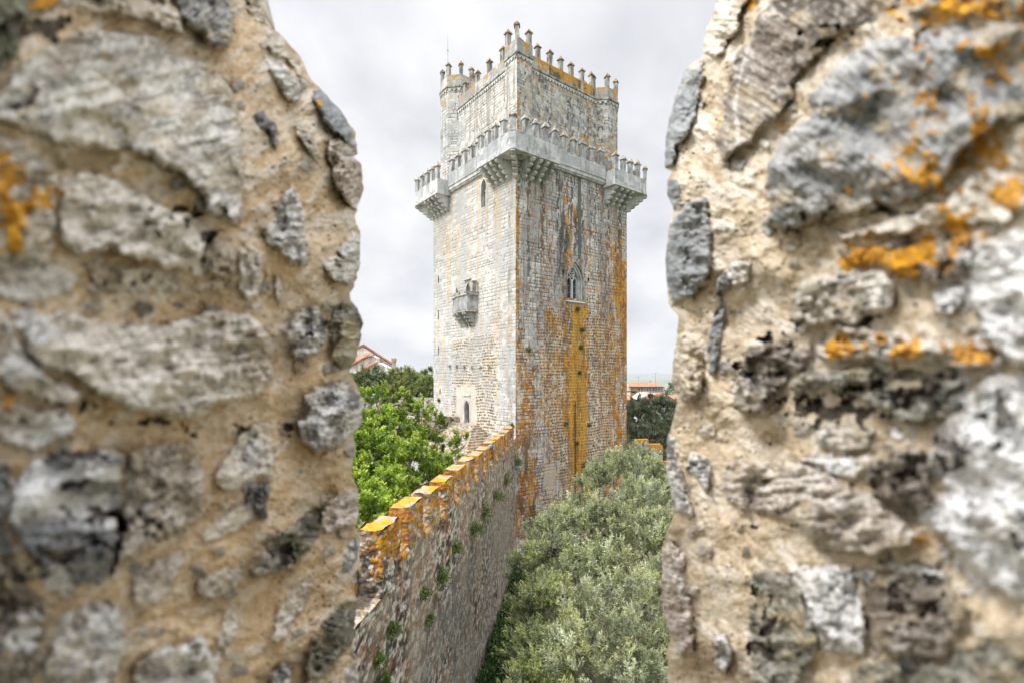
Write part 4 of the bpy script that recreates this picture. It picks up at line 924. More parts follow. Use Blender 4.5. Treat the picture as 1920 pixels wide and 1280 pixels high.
# ------------------------------------------------------------------ curtain wall running back to the keep
WX = lambda d: -4.93+.1373*d
wd = Vector((.1373, 1.0)).normalized(); wl = Vector((-wd.y, wd.x))   # wl points left of travel
def rub(s, z, seed, sc=1.0, orz=None, dark=1.0):
    w1 = s+(fbm(s*1.5, z*1.5, 3, seed)-.5)*.3; w2 = z+(fbm(s*1.5+5, z*1.5, 3, seed+1)-.5)*.3
    f1, f2, cx, cy = wor(w1/(.20*sc), w2/(.115*sc), seed+2)
    hsh = h2(cx, cy, seed+3); k = pal(hsh, [(.24,.205,.16),(.14,.13,.12),(.35,.30,.235),(.09,.09,.095),(.42,.375,.31),(.25,.165,.11),(.19,.165,.14),(.50,.44,.36)])*dark
    k = k*(.7+.6*fbm(s*9, z*9, 3, seed+4))[:, None]
    jt = sm(.16, .04, f2-f1)
    mc = np.tile(L3((.19,.165,.135)), (len(s), 1))*dark*(.6+.8*fbm(s*3, z*3, 3, seed+5))[:, None]
    C = mixc(k, mc, jt); H = (1-jt)*.03*(.4+.6*hsh)+(fbm(s*5, z*5, 3, seed+6)-.5)*.03
    wl_ = sm(.555, .60, fbm(s*4.6, z*6.5, 4, seed+7)); C = mixc(C, L3((.66,.62,.56)), wl_*.85)
    dk = sm(.55, .60, fbm(s*3.8+8, z*5.5, 4, seed+8)); C = mixc(C, L3((.04,.037,.034)), dk*.9)
    return C, H, f2-f1
def cw_fn(s, z):
    C, H, _ = rub(s, z, 700, 1.15)
    d = 7+s*wd.y
    C = mixc(C, L3((.46,.37,.27)), sm(.46, .60, fbm(s*.35, z*.3, 4, 720)+.12*sm(12, 28, s))*.45)
    # smoother grey render lower down, towards the keep
    g = sm(.0, .12, fbm(s*.22, z*.25, 4, 721)-.47)*sm(5.6, 4.2, z-.02*s); C = mixc(C, L3((.30,.28,.25)), g*.5)
    nn = fbm(s*2.4, z*2.2, 5, 730)*.62+fbm(s*11, z*11, 2, 732)*.38
    O = .27+.25*sm(7.2, 8.7, z)+.035*sm(4.5, 7.0, z)
    f = sm(0, .04, O-nn); oc = mixc(np.tile(ORC, (len(s), 1)), ORD, sm(.44, .58, fbm(s*3, z*3, 3, 731)))
    C = mixc(C, oc, f*.9)
    C = mixc(C, L3((.34,.14,.05)), sm(.65, .69, fbm(s*3.4, z*2.4, 4, 740))*.4)
    return C, H
cwall = empty('curtain_wall', (WX(38), 38, 0), 0, label='long rubble curtain wall with orange lichened merlons running up to the keep', cat='wall')
def local(V): V = np.array(V, float); V[:, 0] -= WX(38); V[:, 1] -= 38; return V
p0 = (WX(7), 7); p1 = (WX(38.0), 38.0)
S1 = (12.25-7)/wd.y-.02
V = strip([p0, p1], -3.2, 8.15, .035, .035, cw_fn, lambda s, z: (s < S1)&(z > 7.45))
def slab(z, s0, s1, w_, fnc, step=.06, seed=3):
    """flat top strip from face edge leftwards, in wall coordinates"""
    ns = max(2, int((s1-s0)/step)); nw = max(2, int(w_/step)); a = np.linspace(s0, s1, ns+1); b_ = np.linspace(0, w_, nw+1)
    A, B = np.meshgrid(a, b_, indexing='ij'); C, H = fnc(A.ravel(), B.ravel())
    X = p0[0]+wd.x*A.ravel()+wl.x*B.ravel(); Y = p0[1]+wd.y*A.ravel()+wl.y*B.ravel()
    Z = z+(fbm(A.ravel()*3, B.ravel()*3, 3, seed)-.5)*.12
    idx = np.arange(A.size).reshape(A.shape); F = np.stack([idx[:-1,:-1], idx[1:,:-1], idx[1:,1:], idx[:-1,1:]], -1).reshape(-1,4)
    return np.stack([X, Y, Z], 1), F, C
def topc(a, b_):
    n = fbm(a*3.2, b_*3.2, 5, 760); C = np.tile(L3((.60,.30,.035)), (len(a), 1))*(.75+.5*fbm(a*6, b_*6, 3, 762))[:, None]
    C = mixc(C, L3((.33,.33,.33)), sm(.49, .53, n)*.85); return C, a*0
LW = (Vector(p1)-Vector(p0)).length
T1 = join([slab(8.13, S1, LW, .62, topc), slab(7.45, 0, S1+.02, .62, lambda a, b_: cw_fn(a, b_*0+7.9-b_))])
walk = slab(7.3, 0, LW, 2.0, lambda a, b_: (np.tile(L3((.17,.14,.10)), (len(a), 1))*(.7+.6*fbm(a*3, b_*3, 4, 9))[:, None], a*0), .3)
walk[0][:, 0] += wl.x*.55; walk[0][:, 1] += wl.y*.55
bk = strip([(p1[0]+wl.x*.6, p1[1]+wl.y*.6), (p0[0]+wl.x*.6, p0[1]+wl.y*.6)], 7.2, 8.14, .08, .08, cw_fn)
bk2 = strip([(p1[0]+wl.x*2.5, p1[1]+wl.y*2.5), (p0[0]+wl.x*2.5, p0[1]+wl.y*2.5)], -1, 7.3, .5, .5, cw_fn)
nearend = strip([(p0[0]+wl.x*2.5, p0[1]+wl.y*2.5), p0], -3.2, 7.45, .1, .1, cw_fn)
J = join([V, T1, walk, bk, bk2, nearend])
npmesh('wall_body', local(J[0]), J[1], MAT['wall'], cwall, J[2])
def box_rub(s0, s1, w_, z0, z1, seed, st=.045):
    q = lambda s, b_: (p0[0]+wd.x*s+wl.x*b_, p0[1]+wd.y*s+wl.y*b_)
    parts = [strip([q(s1, w_), q(s0, w_), q(s0, 0), q(s1, 0), q(s1, w_)], z0, z1, st, st, lambda s, z: (lambda r_: (r_[0], r_[1]*1.6+(fbm(s*2.6, z*3.4, 3, int(seed))-.5)*.13))(cw_fn(s+seed, z))), slab(z1, s0, s1, w_, topc, st, int(seed))]
    for V_, F_, C_ in parts: V_ += 0
    return join(parts)
d = 12.25; k = 0
mer_d = []
while d < 37.2:
    L = 1.22+.1*math.sin(k*2.3); mer_d.append((d, L)); d += 1.93; k += 1
for k, (d, L) in enumerate(mer_d):
    s0 = (d-7)/wd.y; st = .035 if d < 20 else .06
    if s0+L > LW: L = LW-s0-.05
    J = box_rub(s0, s0+L, .58, 8.1 if k else 7.4, 9.12+.05*math.sin(k*1.7), 40+k*3.7, st)
    npmesh('merlon', local(J[0]), J[1], MAT['wall'], cwall, J[2])
    # sloping outer sill of the crenel beyond it
    m = MB(); q = lambda s, b_: (p0[0]+wd.x*s+wl.x*b_-WX(38), p0[1]+wd.y*s+wl.y*b_-38)
    a = s0+L+.02; c = a+.55
    if c < LW:
        m.prism([(*q(a, .1), 8.22), (*q(a, -.09), 8.02), (*q(a, -.09), 7.92), (*q(a, .1), 7.9)], (wd.x*(c-a), wd.y*(c-a), 0)); m.build('crenel_sill', MAT['lichsill'] if 'lichsill' in MAT else MAT.setdefault('lichsill', noise_mat('lichened_sill', (.5,.2,.02), (.6,.5,.4), 5, (.56,.27,.04))), cwall)

# ------------------------------------------------------------------ foliage
rng = np.random.default_rng(5)
def nrm(v): return v/np.maximum(np.linalg.norm(v, axis=-1, keepdims=True), 1e-6)
def leaves(P, D, L, Wd, C):
    n = len(P); up = rng.normal(size=(n, 3)); side = nrm(np.cross(D, up))
    L = L[:, None]; Wd = Wd[:, None]; drop = np.zeros((n, 3)); drop[:, 2] = -L[:, 0]*.12
    V = np.stack([P, P+D*L*.45+side*Wd*.5, P+D*L+drop, P+D*L*.45-side*Wd*.5], 1).reshape(-1, 3)
    F = np.arange(4*n).reshape(n, 4); return V, F, np.repeat(C, 4, axis=0)
def crown(clumps, shoots, per, slen, L, Wd, cols, tip, upb=.5, inner=.15, flat=1.0, tipf=.5, nsub=13, sub_min=.7, core=.6, sr=.2, lv=0):
    """leafy shoots growing out of irregular clumps"""
    sub_ = []
    for c in clumps:
        if c[3] < sub_min: sub_.append(c); continue
        if core: sub_.append((c[0], c[1], c[2], c[3]*core))
        for _ in range(nsub):
            v = nrm(rng.normal(size=3)); v[2] = abs(v[2])*1.1-.25; k_ = c[3]*(.50+.38*rng.random()); sub_.append((c[0]+v[0]*k_, c[1]+v[1]*k_, c[2]+v[2]*k_, c[3]*(sr+.18*rng.random())))
    clumps = sub_
    cl = np.array([c[:3] for c in clumps], float); rr = np.array([c[3] for c in clumps], float)
    pr = rr**2/np.sum(rr**2); ci = rng.choice(len(cl), shoots, p=pr)
    dr = nrm(rng.normal(size=(shoots, 3))); dr[:, 2] = np.where(dr[:, 2] < -.35, -dr[:, 2], dr[:, 2])
    rad = np.where(rng.random(shoots) < inner, rng.random(shoots)*.75, .72+.32*rng.random(shoots)**.8)
    rad = rad*(.82+.36*vn(dr[:, 0]*2.2+ci*3.1, dr[:, 1]*2.2+dr[:, 2]*1.7, 5))
    o = cl[ci]+dr*(rr[ci]*rad)[:, None]*np.array([1, 1, flat])
    ax = nrm(dr*.8+np.array([0, 0, upb])+rng.normal(size=(shoots, 3))*.35)
    t = (np.arange(per)+.5)/per; sl = slen*(.5+rng.random(shoots))
    P = (o[:, None]+ax[:, None]*(t[None, :, None]*sl[:, None, None])).reshape(-1, 3)
    D = nrm(np.repeat(ax, per, 0)*.8+rng.normal(size=(shoots*per, 3))*.55)
    cols = np.array(cols, float); base = cols[rng.integers(0, len(cols), shoots)]*(.72+.56*rng.random(shoots))[:, None]
    base = base*(.68+.64*h2(ci, ci*0, 3))[:, None]
    C = np.repeat(base, per, 0); tt = np.tile(t, shoots); C = mixc(C, L3(tip), np.clip(tt**2.2*tipf*np.repeat(rng.random(shoots)*1.5, per), 0, .9))
    n = len(P)
    if lv: C = C*np.where(rng.random(n) < .45, .38+.3*rng.random(n), .85+.45*rng.random(n))[:, None]
    return leaves(P, D, L*(.65+.7*rng.random(n)), Wd*(.7+.6*rng.random(n)), C)
def plumes(clumps, n, per, ln, rad_, L, Wd, cols, tip, upb=.9, cv=.3):
    """feathery leafy branch ends (olive): each a flame shaped spray with gaps between them"""
    cl = np.array([c[:3] for c in clumps], float); rr = np.array([c[3]*(.92 if cv < .5 else .84) for c in clumps], float)
    ci = rng.choice(len(cl), n, p=rr**2/np.sum(rr**2)); dr = nrm(rng.normal(size=(n, 3))); dr[:, 2] = np.where(dr[:, 2] < -.25, -dr[:, 2], dr[:, 2])
    o = cl[ci]+dr*(rr[ci]*(.45+.5*rng.random(n)))[:, None]; ax = nrm(dr*.9+np.array([0, 0, upb])+rng.normal(size=(n, 3))*.3)
    sc = .55+.75*rng.random(n)
    ns = 9   # side sprays on each branch end
    k = per//ns
    u1 = nrm(np.cross(ax, rng.normal(size=(n, 3)))); u2 = np.cross(ax, u1)
    t0 = rng.random((n, ns))*.7; th = rng.random((n, ns))*6.283
    side = u1[:, None]*np.cos(th)[..., None]+u2[:, None]*np.sin(th)[..., None]
    so = o[:, None]+ax[:, None]*(t0*ln)[..., None]*sc[:, None, None]
    sa = nrm(ax[:, None]*(1.0+t0[..., None])+side*.75+np.array([0, 0, .25])); sl = ln*.55*(1.15-t0*.6)*sc[:, None]
    tt = (np.arange(k)+.5)/k
    P = so[:, :, None]+sa[:, :, None]*(sl[..., None]*tt)[..., None]
    N_ = n*ns*k; P = P.reshape(-1, 3)+rng.normal(size=(N_, 3))*.012
    D = nrm(np.repeat(sa.reshape(-1, 3), k, 0)*.95+rng.normal(size=(N_, 3))*.5)
    cols = np.array(cols, float); base = cols[rng.integers(0, len(cols), n)]*(.6+.75*rng.random(n))[:, None]*(1-cv*.5+cv*h2(ci, ci*0+3, 8))[:, None]
    C = np.repeat(base, ns*k, 0)*(.55+.8*rng.random(N_))[:, None]
    tip_t = (np.repeat(t0.reshape(-1), k)*.8+np.tile(tt, n*ns)*.5); C = mixc(C, L3(tip), np.clip(sm(.45, 1.1, tip_t)*np.repeat(rng.random(n)*1.3, ns*k), 0, .85))
    s_ = np.repeat(sc, ns*k)
    return leaves(P, D, L*(.7+.6*rng.random(N_)), Wd*(.7+.6*rng.random(N_)), C)
def limbs(base, clumps, r0, seed=0):
    rd = random.Random(seed); m = MB(); b = Vector(base)
    top = Vector((sum(c[0] for c in clumps)/len(clumps), sum(c[1] for c in clumps)/len(clumps), min(c[2] for c in clumps)))
    fork = b.lerp(top, .55)
    m.tube([b, b.lerp(fork, .5)+Vector((rd.uniform(-.1,.1), rd.uniform(-.1,.1), 0)), fork], [r0, r0*.8, r0*.65], 8)
    for c in clumps:
        c_ = Vector(c[:3]); mid = fork.lerp(c_, .5)+Vector((rd.uniform(-.4,.4), rd.uniform(-.4,.4), rd.uniform(-.2,.3)))
        m.tube([fork, mid, c_, c_+Vector((rd.uniform(-.5,.5)*c[3], rd.uniform(-.5,.5)*c[3], c[3]*.6))], [r0*.5, r0*.32, r0*.16, r0*.04], 6)
    return m
def twigs(m, clumps, n, L, r, upb=.5):
    for i in range(n):
        c = random.choice(clumps); d = Vector([random.gauss(0, 1) for _ in range(3)]).normalized(); d.z = abs(d.z)*.7
        a = Vector(c[:3])+d*c[3]*.7; e_ = a+(d+Vector((random.gauss(0,.3), random.gauss(0,.3), upb))).normalized()*L*random.uniform(.6, 1.3)
        m.tube([a, a.lerp(e_, .5)+Vector((random.gauss(0,.08), random.gauss(0,.08), .03)), e_], [r, r*.7, r*.25], 3)
def tree(name, base, clumps, r0, label, cat, group=None, tw=0, twL=1.0, pl=None, **kw):
    o = empty(name, base, label=label, cat=cat, group=group); sub = lambda V_: np.array(V_)-np.array(base)
    V_, F_, C_ = plumes(clumps, **pl) if pl else crown(clumps, **kw); npmesh('crown', sub(V_), F_, MAT['leaf'], o, C_)
    m = limbs(base, clumps, r0, len(label))
    if tw: twigs(m, clumps, tw, twL, .014)
    m.v = [tuple(np.array(p)-np.array(base)) for p in m.v]; m.build('trunk', MAT['bark'], o)
    return o
def C4(px, py, d, r): return (*at(px, py, d), r)
# bright green tree inside the curtain wall
gc = [C4(700,822,30,1.7), C4(745,812,31,1.3), C4(786,835,33,1.3), C4(700,890,27,2.1), C4(765,880,29,1.7), C4(830,858,33,1.0), C4(815,890,31,1.0), C4(650,860,28,2.1), C4(690,950,24,2.0), C4(740,930,26,1.5), C4(640,830,31,1.5), C4(868,838,34,.6), C4(850,880,33,.6), C4(708,762,31,.8), C4(755,764,32,.75), C4(792,776,32,.65), C4(682,758,31,.8), C4(730,752,31,.5), C4(815,800,33,.6), C4(650,930,25,2.1), C4(800,905,29,.9), C4(735,790,31.5,.5), C4(832,815,33,.4), C4(690,985,22,1.6), C4(720,960,24,1.3), C4(665,1000,21,1.8)]
tree('broadleaf_tree', (-7.5, 28, 3.6), gc, .28, 'bright green leafy tree between the left battlement and the curtain wall', 'tree', tw=60, twL=1.0, pl=dict(n=900, per=126, ln=.8, rad_=.3, L=.17, Wd=.085, upb=.6, cols=[(.19,.30,.03),(.30,.44,.045),(.40,.54,.06),(.22,.35,.035),(.12,.21,.02)], tip=(.56,.68,.10)))
# silvery shrubs and trees outside the wall
SC = [(.27,.31,.17),(.40,.44,.28),(.52,.56,.38),(.20,.24,.12),(.34,.38,.25),(.44,.48,.22)]
def sil(lbl, base, cl, n, s, tipc=(.62,.64,.30), cols=SC, tw=120):
    tree('olive_tree', base, cl, .22, lbl, 'tree', 'silvery olive trees outside the wall', tw=tw, twL=1.3*s, pl=dict(n=int(n*.040), per=216, cv=.5, ln=.95*s, rad_=.3, L=.125*s, Wd=.036*s, cols=cols, tip=tipc))
sil('silvery green olive tree with its crown right against the right face of the keep', (7.0, 31, -2), [C4(1150,905,32,1.9), C4(1190,890,33,1.8), C4(1230,930,31,2.0), C4(1120,925,31,1.3), C4(1090,960,30,1.0), C4(1200,960,29,1.9), C4(1270,960,31,2.2)], 8500, 1.15)
sil('broad silvery olive tree in the middle of the thicket outside the wall', (3.6, 22.5, -2), [C4(1060,1010,24,1.5), C4(1110,995,24,1.5), C4(1165,1010,23,1.6), C4(1215,1030,22.5,1.6), C4(1035,1060,23,1.3), C4(1090,1080,22,1.6), C4(1150,1090,21,1.5), C4(1270,1060,22,1.8), C4(1020,1010,25,.8)], 11000, 1.0)
sil('greyish olive tree with bare twigs at the foot of the picture on the right', (3.6, 15.5, -2), [C4(1190,1150,17,1.3), C4(1120,1170,17,1.3), C4(1240,1210,16,1.3), C4(1170,1240,15,1.4), C4(1090,1250,15.5,1.3), C4(1260,1120,18,1.3), C4(1290,1240,15,1.4), C4(1200,1330,14,1.5)], 10000, .8, (.58,.58,.32), tw=260)
sil('low yellowish green olive bush leaning toward the curtain wall', (.6, 19, -2), [C4(1000,1090,22,1.2), C4(990,1160,20.5,.9), C4(1030,1150,19.5,1.3), C4(1000,1240,18,1.0), C4(1040,1250,17,1.3), C4(1010,1320,16,1.3)], 9500, .8, (.60,.64,.22), [(.27,.32,.12),(.20,.25,.09),(.36,.41,.17),(.31,.36,.20)], tw=150)
# dark ivy at the wall foot
V_, F_, C_ = crown([(WX(d_)+.7, d_, -1.9+.1*math.sin(d_), .85) for d_ in np.arange(15, 37, .9)]+[(WX(d_)+1.7, d_, -2.0, .8) for d_ in np.arange(15, 37, 1.0)], 9000, 8, .3, .12, .09, [(.035,.085,.012),(.05,.12,.02),(.025,.06,.01),(.07,.14,.025)], (.10,.20,.03), upb=.3)
meta(npmesh('ivy', V_, F_, MAT['leaf'], None, C_), 'dark green ivy at the foot of the curtain wall', 'ivy', kind='stuff')
# dark holm oak behind the keep, trees behind the courtyard
tree('holm_oak', (14.5, 58, -1), [C4(1200,790,56,2.2), C4(1235,780,57,2.3), C4(1180,830,54,2.2), C4(1225,840,53,2.4), C4(1260,820,55,2.6), C4(1215,870,51,2.0), C4(1165,790,58,2.2), C4(1250,870,51,2.2), C4(1195,765,58,1.2), C4(1250,768,58,1.2)], .5,
     'dark green holm oak behind the keep on the right', 'tree', pl=dict(n=900, per=126, ln=.9, rad_=.3, L=.15, Wd=.085, upb=.5, cols=[(.14,.165,.09),(.19,.22,.12),(.10,.12,.06),(.23,.26,.15)], tip=(.34,.38,.22)))
G = 'trees behind the courtyard wall'
tree('round_tree', (-17, 62, 3), [C4(690,720,60,2.0), C4(675,735,59,1.8), C4(708,725,60,1.7), C4(695,750,58,2.2), C4(650,740,60,2.4)], .3, 'dark green round tree in front of the white church', 'tree', G, pl=dict(n=330, per=108, ln=.9, rad_=.3, L=.18, Wd=.10, upb=.5, cols=[(.14,.19,.08),(.19,.25,.11),(.10,.14,.05)], tip=(.36,.41,.20)))
tree('round_tree', (-12.5, 63, 3), [C4(740,722,61,1.8), C4(760,715,62,1.5), C4(755,745,60,2.2), C4(730,745,60,1.8)], .3, 'yellowish green tree just right of the church chimney', 'tree', G, pl=dict(n=290, per=108, ln=.9, rad_=.3, L=.17, Wd=.09, upb=.5, cols=[(.29,.32,.09),(.37,.39,.12),(.20,.23,.06)], tip=(.48,.50,.18)))
tree('round_tree', (-9.5, 62, 3), [C4(790,722,62,1.4), C4(805,730,60,1.5), C4(785,745,60,1.8), C4(810,705,63,.7), C4(815,755,60,1.5)], .3, 'green tree touching the left edge of the keep', 'tree', G, pl=dict(n=260, per=108, ln=.9, rad_=.3, L=.17, Wd=.09, upb=.5, cols=[(.23,.31,.08),(.30,.38,.10),(.16,.22,.06)], tip=(.44,.50,.18)))

# tufts growing on the walls
def tuft(px, py, on, r, lbl, n=120, col=None, L=.12):
    if on == 'W':
        k = (px-960)/FPX; dd = -4.93/(k-.1373); c = (WX(dd)+.08, dd, EYE+(HOR-py)/FPX*dd)
    else: c = on
    V_, F_, C_ = crown([(*c, r*.55)]+[(c[0]+rng.normal()*r*.2, c[1]+rng.normal()*r*.7, c[2]-r*(.15+rng.random()*.95), r*(.28+.3*rng.random())) for _ in range(4)], n, 7, r*.7, L, L*.5, col or [(.05,.10,.015),(.08,.15,.02),(.12,.19,.035)], (.17,.26,.05), upb=.1)
    o = npmesh('wall_plant', V_-np.array(c), F_, MAT['leaf'], None, C_); o.location = c
    return meta(o, lbl, 'plant', 'plants growing out of the walls')
for px, py, r, lbl in ((965,862,.55,'green tuft on the curtain wall right where it meets the keep'), (945,898,.55,'topmost green clump of the hanging row on the curtain wall'), (928,925,.6,'second clump down in the hanging row on the curtain wall'),
                      (905,955,.5,'third clump down in the hanging row on the curtain wall'), (884,990,.5,'lowest clump of the long hanging row on the curtain wall'), (850,1026,.30,'small round tuft below the hanging row on the curtain wall'),
                      (822,1080,.38,'larger bushy tuft halfway along the curtain wall'), (790,1108,.22,'small tuft just left of the bushy one on the curtain wall'), (800,1160,.20,'small isolated tuft low in the middle of the curtain wall'),
                      (728,1180,.24,'upright tuft near the left battlement on the curtain wall'), (702,1240,.18,'small tuft at the lower left end of the curtain wall'), (714,1272,.14,'smallest tuft at the bottom edge of the curtain wall')):
    tuft(px, py, 'W', r*.78, lbl, int(40+r*190), L=.075 if r < .3 else .09, col=[(.09,.14,.03),(.13,.19,.04),(.18,.24,.06)])
def twp(face, c, z): f_ = fr(face, c); p = keep_m @ Vector(P3(f_, 0, .06, z)); return tuple(p)
keep_m = Matrix.Translation((.29, 38, 0)) @ Matrix.Rotation(PHI, 4, 'Z')
for face, c, z, r, lbl in (('R', 6.7, 18.6, .3, 'green tuft right under the gothic window sill'), ('R', 7.2, 16.9, .3, 'upper green tuft in the orange band below the gothic window'), ('R', 5.3, 8.9, .32, 'tuft on the rubble just left of the orange band'),
                          ('R', 7.1, 15.4, .25, 'second green tuft in the orange band below the gothic window'), ('R', 6.9, 13.2, .2, 'third green tuft down in the orange band'), ('R', 6.6, 7.2, .25, 'tuft beside the top of the drainpipe'), ('R', 8.1, 8.6, .22, 'tuft right of the orange band at mid height'),
                          ('R', 7.4, 5.2, .28, 'low tuft right of the drainpipe'), ('R', 1.15, 15.0, .35, 'leafy tuft near the keep corner, on the right face'), ('L', 12.0, 10.6, .25, 'small tuft low on the left face beside the slit'), ('L', .35, 9.1, .2, 'tiny tuft on the near corner of the left face')):
    tuft(0, 0, twp(face, c, z), r*.7, lbl, int(26+r*70), L=.11, col=[(.06,.09,.02),(.09,.13,.03),(.13,.17,.05)])

# ------------------------------------------------------------------ courtyard: back wall, terrace, steps
def rubble_thing(name, pts, z0, z1, th, label, cat, ds=.07, seed=800, group=None, ns=None, z1fn=None, org=.0):
    def fn(s, z):
        C, H, _ = rub(s, z, seed, 1.6, dark=1.35)
        C = mixc(C, L3((.56,.49,.39)), sm(.5, .6, fbm(s*1.2, z*1.2, 4, seed+3))*.4)
        nn = fbm(s*2, z*2, 4, seed+11); C = mixc(C, ORC, sm(0, .05, org+.30*(org > 0)*sm(z1-.5, z1, z)-nn)*.9); return C, H
    P = [Vector(p) for p in pts]; mb = MB(); wallpoly(mb, pts, z0, z1-.01, th)
    o = mb.build(name, MAT['lichsill'] if org > .3 else MAT['capw']); meta(o, label, cat, group)
    P2 = []
    v = strip(pts, z0, z1, ds, ds, fn); face = npmesh('stone_face', v[0], v[1], MAT['wall'], o, v[2]); return o
MAT['capw'] = noise_mat('wall_top_mortar', (.2,.18,.15), (.55,.50,.43), 3, (.4,.36,.3), ORG, .66)
bw = rubble_thing('courtyard_wall', [(-22, 50.2), (-7.6, 49.2)], 3.0, 9.55, .7, 'crenellated rubble wall behind the green tree, left of the keep', 'wall', seed=820)
for k, (a, b_) in enumerate(((678,691),(705,733),(737,756),(766,785),(796,814),(640,664))):
    xa = (a-960)/FPX*49.7; xb = (b_-960)/FPX*49.7; yy_ = 49.9-.5*(xa+22)/14.4+.05
    v = strip([(xb, yy_+.55), (xa, yy_+.55), (xa, yy_), (xb, yy_), (xb, yy_+.55)], 9.5, 10.72, .07, .07, lambda s, z: (lambda r_: (mixc(r_[0], L3((.6,.56,.5)), sm(10.6, 10.7, z)*.8), r_[1]))(rub(s+k*9, z, 840, 1.5, dark=1.4)))
    t_ = np.array([(xa,yy_,10.72),(xb,yy_,10.72),(xb,yy_+.55,10.72),(xa,yy_+.55,10.72)]); J = join([v, (t_, np.array([[0,1,2,3]]), np.tile(L3((.55,.5,.42)), (4,1)))])
    npmesh('merlon', J[0], J[1], MAT['wall'], bw, J[2])
def kw(x_, y_): p = keep_m @ Vector((x_, y_, 0)); return (p.x, p.y)
m = MB()
m = MB(); stairs = empty('stone_steps', (*kw(-1, 6.5), 5), label='worn pale stone steps rising to the pointed door of the keep', cat='steps')
inv = np.array((*kw(-1, 6.5), 5))
def stp(x0, x1, y0, y1, z0, z1, name, mat, parent=None, ofs=None):
    m = MB(); P = [kw(x0, y0), kw(x1, y0), kw(x1, y1), kw(x0, y1)][::-1]
    o_ = ofs if ofs is not None else np.zeros(3)
    P = [(x_-o_[0], y_-o_[1], z0-o_[2]) for x_, y_ in P]
    m.prism(P[::-1], (0, 0, z1-z0)); return m.build(name, mat, parent)
stp(-.62, -.02, 5.0, 8.3, 4, 8.72, 'landing', MAT['cap2'], stairs, inv)
for k in range(13):
    stp(-.62-.33*(k+1), -.022-.002*k, max(4.7-.42*k, -1.2), 8.29-.01*k, 4-.01*k, 8.72-.155*(k+1), 'step', MAT['cap2'], stairs, inv)
rubble_thing('terrace_wall', [kw(-3.3, 13.2), kw(-3.3, 8.9)], 3, 9.2, .5, 'low dark rubble terrace wall left of the steps, higher part', 'wall', seed=860)
rubble_thing('terrace_wall', [kw(-5.2, 8.8), kw(-5.2, 8.3), kw(-.1, 8.3)], 3, 9.3, .4, 'low rubble terrace wall directly beside the steps, lower part', 'wall', seed=880)
# stepped wall right of the keep
rw_ = rubble_thing('outer_wall', [kw(TW-.2, 1.5), (14.3, 46.5)], -2, 6.3, .7, 'rubble wall with orange lichened top stepping down on the right of the keep', 'wall', seed=900, org=.36)
rubble_thing('outer_wall', [(14.3, 46.5), (15.4, 44.2), (15.8, 40)], -2, 4.9, .7, 'lower end of the orange topped wall, half hidden by the right olive tree', 'wall', seed=910, org=.36)
for k, (xa, ya, xb, yb, zt) in enumerate(((11.5, 46.0, 12.9, 46.4, 6.95), (13.0, 46.45, 14.2, 46.8, 6.45))):
    v = strip([(xb, yb+.6), (xa, ya+.6), (xa, ya-.06), (xb, yb-.06), (xb, yb+.6)], 5.6, zt, .06, .06, lambda s, z: (lambda r_: (mixc(r_[0], ORC, sm(0, .06, .42+.3*sm(zt-.4, zt, z)-fbm(s*2, z*2, 4, 920))*.9), r_[1]))(rub(s+k*5, z, 930, 1.4, dark=1.3)))
    t_ = np.array([(xa,ya-.06,zt),(xb,yb-.06,zt),(xb,yb+.6,zt),(xa,ya+.6,zt)]); J = join([v, (t_, np.array([[0,1,2,3]]), np.tile(ORC, (4,1)))])
    npmesh('merlon', J[0], J[1], MAT['wall'], rw_, J[2])

# ------------------------------------------------------------------ ground, courtyard, plain, hills
def gz(x_, y_):
    r = np.hypot(x_, y_); z = -2.1+(fbm(x_/14, y_/14, 3, 950)-.5)*.6
    z = z-50*sm(190, 900, r)+(fbm(x_/60, y_/60, 3, 951)-.5)*3*sm(80, 200, r)
    z = z+(fbm(x_/1500, y_/1500, 4, 952)-.5)*30*sm(1200, 4000, r)
    return z+sm(7000, 11500, r)*(70+90*(fbm(x_/2600, y_/2600, 4, 953)-.3))
th = np.linspace(0, 2*np.pi, 181); rd = np.concatenate([[0.01], np.geomspace(3, 13500, 120)])
TT, RR = np.meshgrid(th, rd, indexing='ij'); X = (RR*np.sin(TT)).ravel(); Y = (RR*np.cos(TT)).ravel(); Z = gz(X, Y)
idx = np.arange(TT.size).reshape(TT.shape); F = np.stack([idx[:-1,:-1], idx[:-1,1:], idx[1:,1:], idx[1:,:-1]], -1).reshape(-1,4)[:, ::-1]
f1, f2, cx, cy = wor(X/420, Y/300, 960)
C = pal(h2(cx, cy, 961), [(.13,.19,.07),(.19,.22,.11),(.26,.25,.15),(.10,.16,.06),(.16,.23,.08)])
near = sm(250, 120, np.hypot(X, Y)); C = mixc(C, L3((.09,.10,.045)), near)
meta(npmesh('ground', np.stack([X, Y, Z], 1), F, vcol_mat('earth_and_fields', .4, .3, .1, .3), None, C, smooth=True), kind='structure')
cx0 = [(-60, 6), (WX(6)-2, 6), (WX(38)-2, 38), kw(0, TW), (-60, 80)]
m = MB(); m.prism([(-70, -5, -3), (WX(7)-2.4, -5, -3), (WX(7)-2.4, 7, -3), (WX(38)-1.5, 38, -3), (-4, 50, -3), (-6, 140, -3), (-70, 140, -3)][::1], (0, 0, 6.6))
meta(m.build('courtyard', noise_mat('packed_earth', (.16,.15,.08), (.36,.31,.22), .8, (.24,.22,.13))), kind='structure')
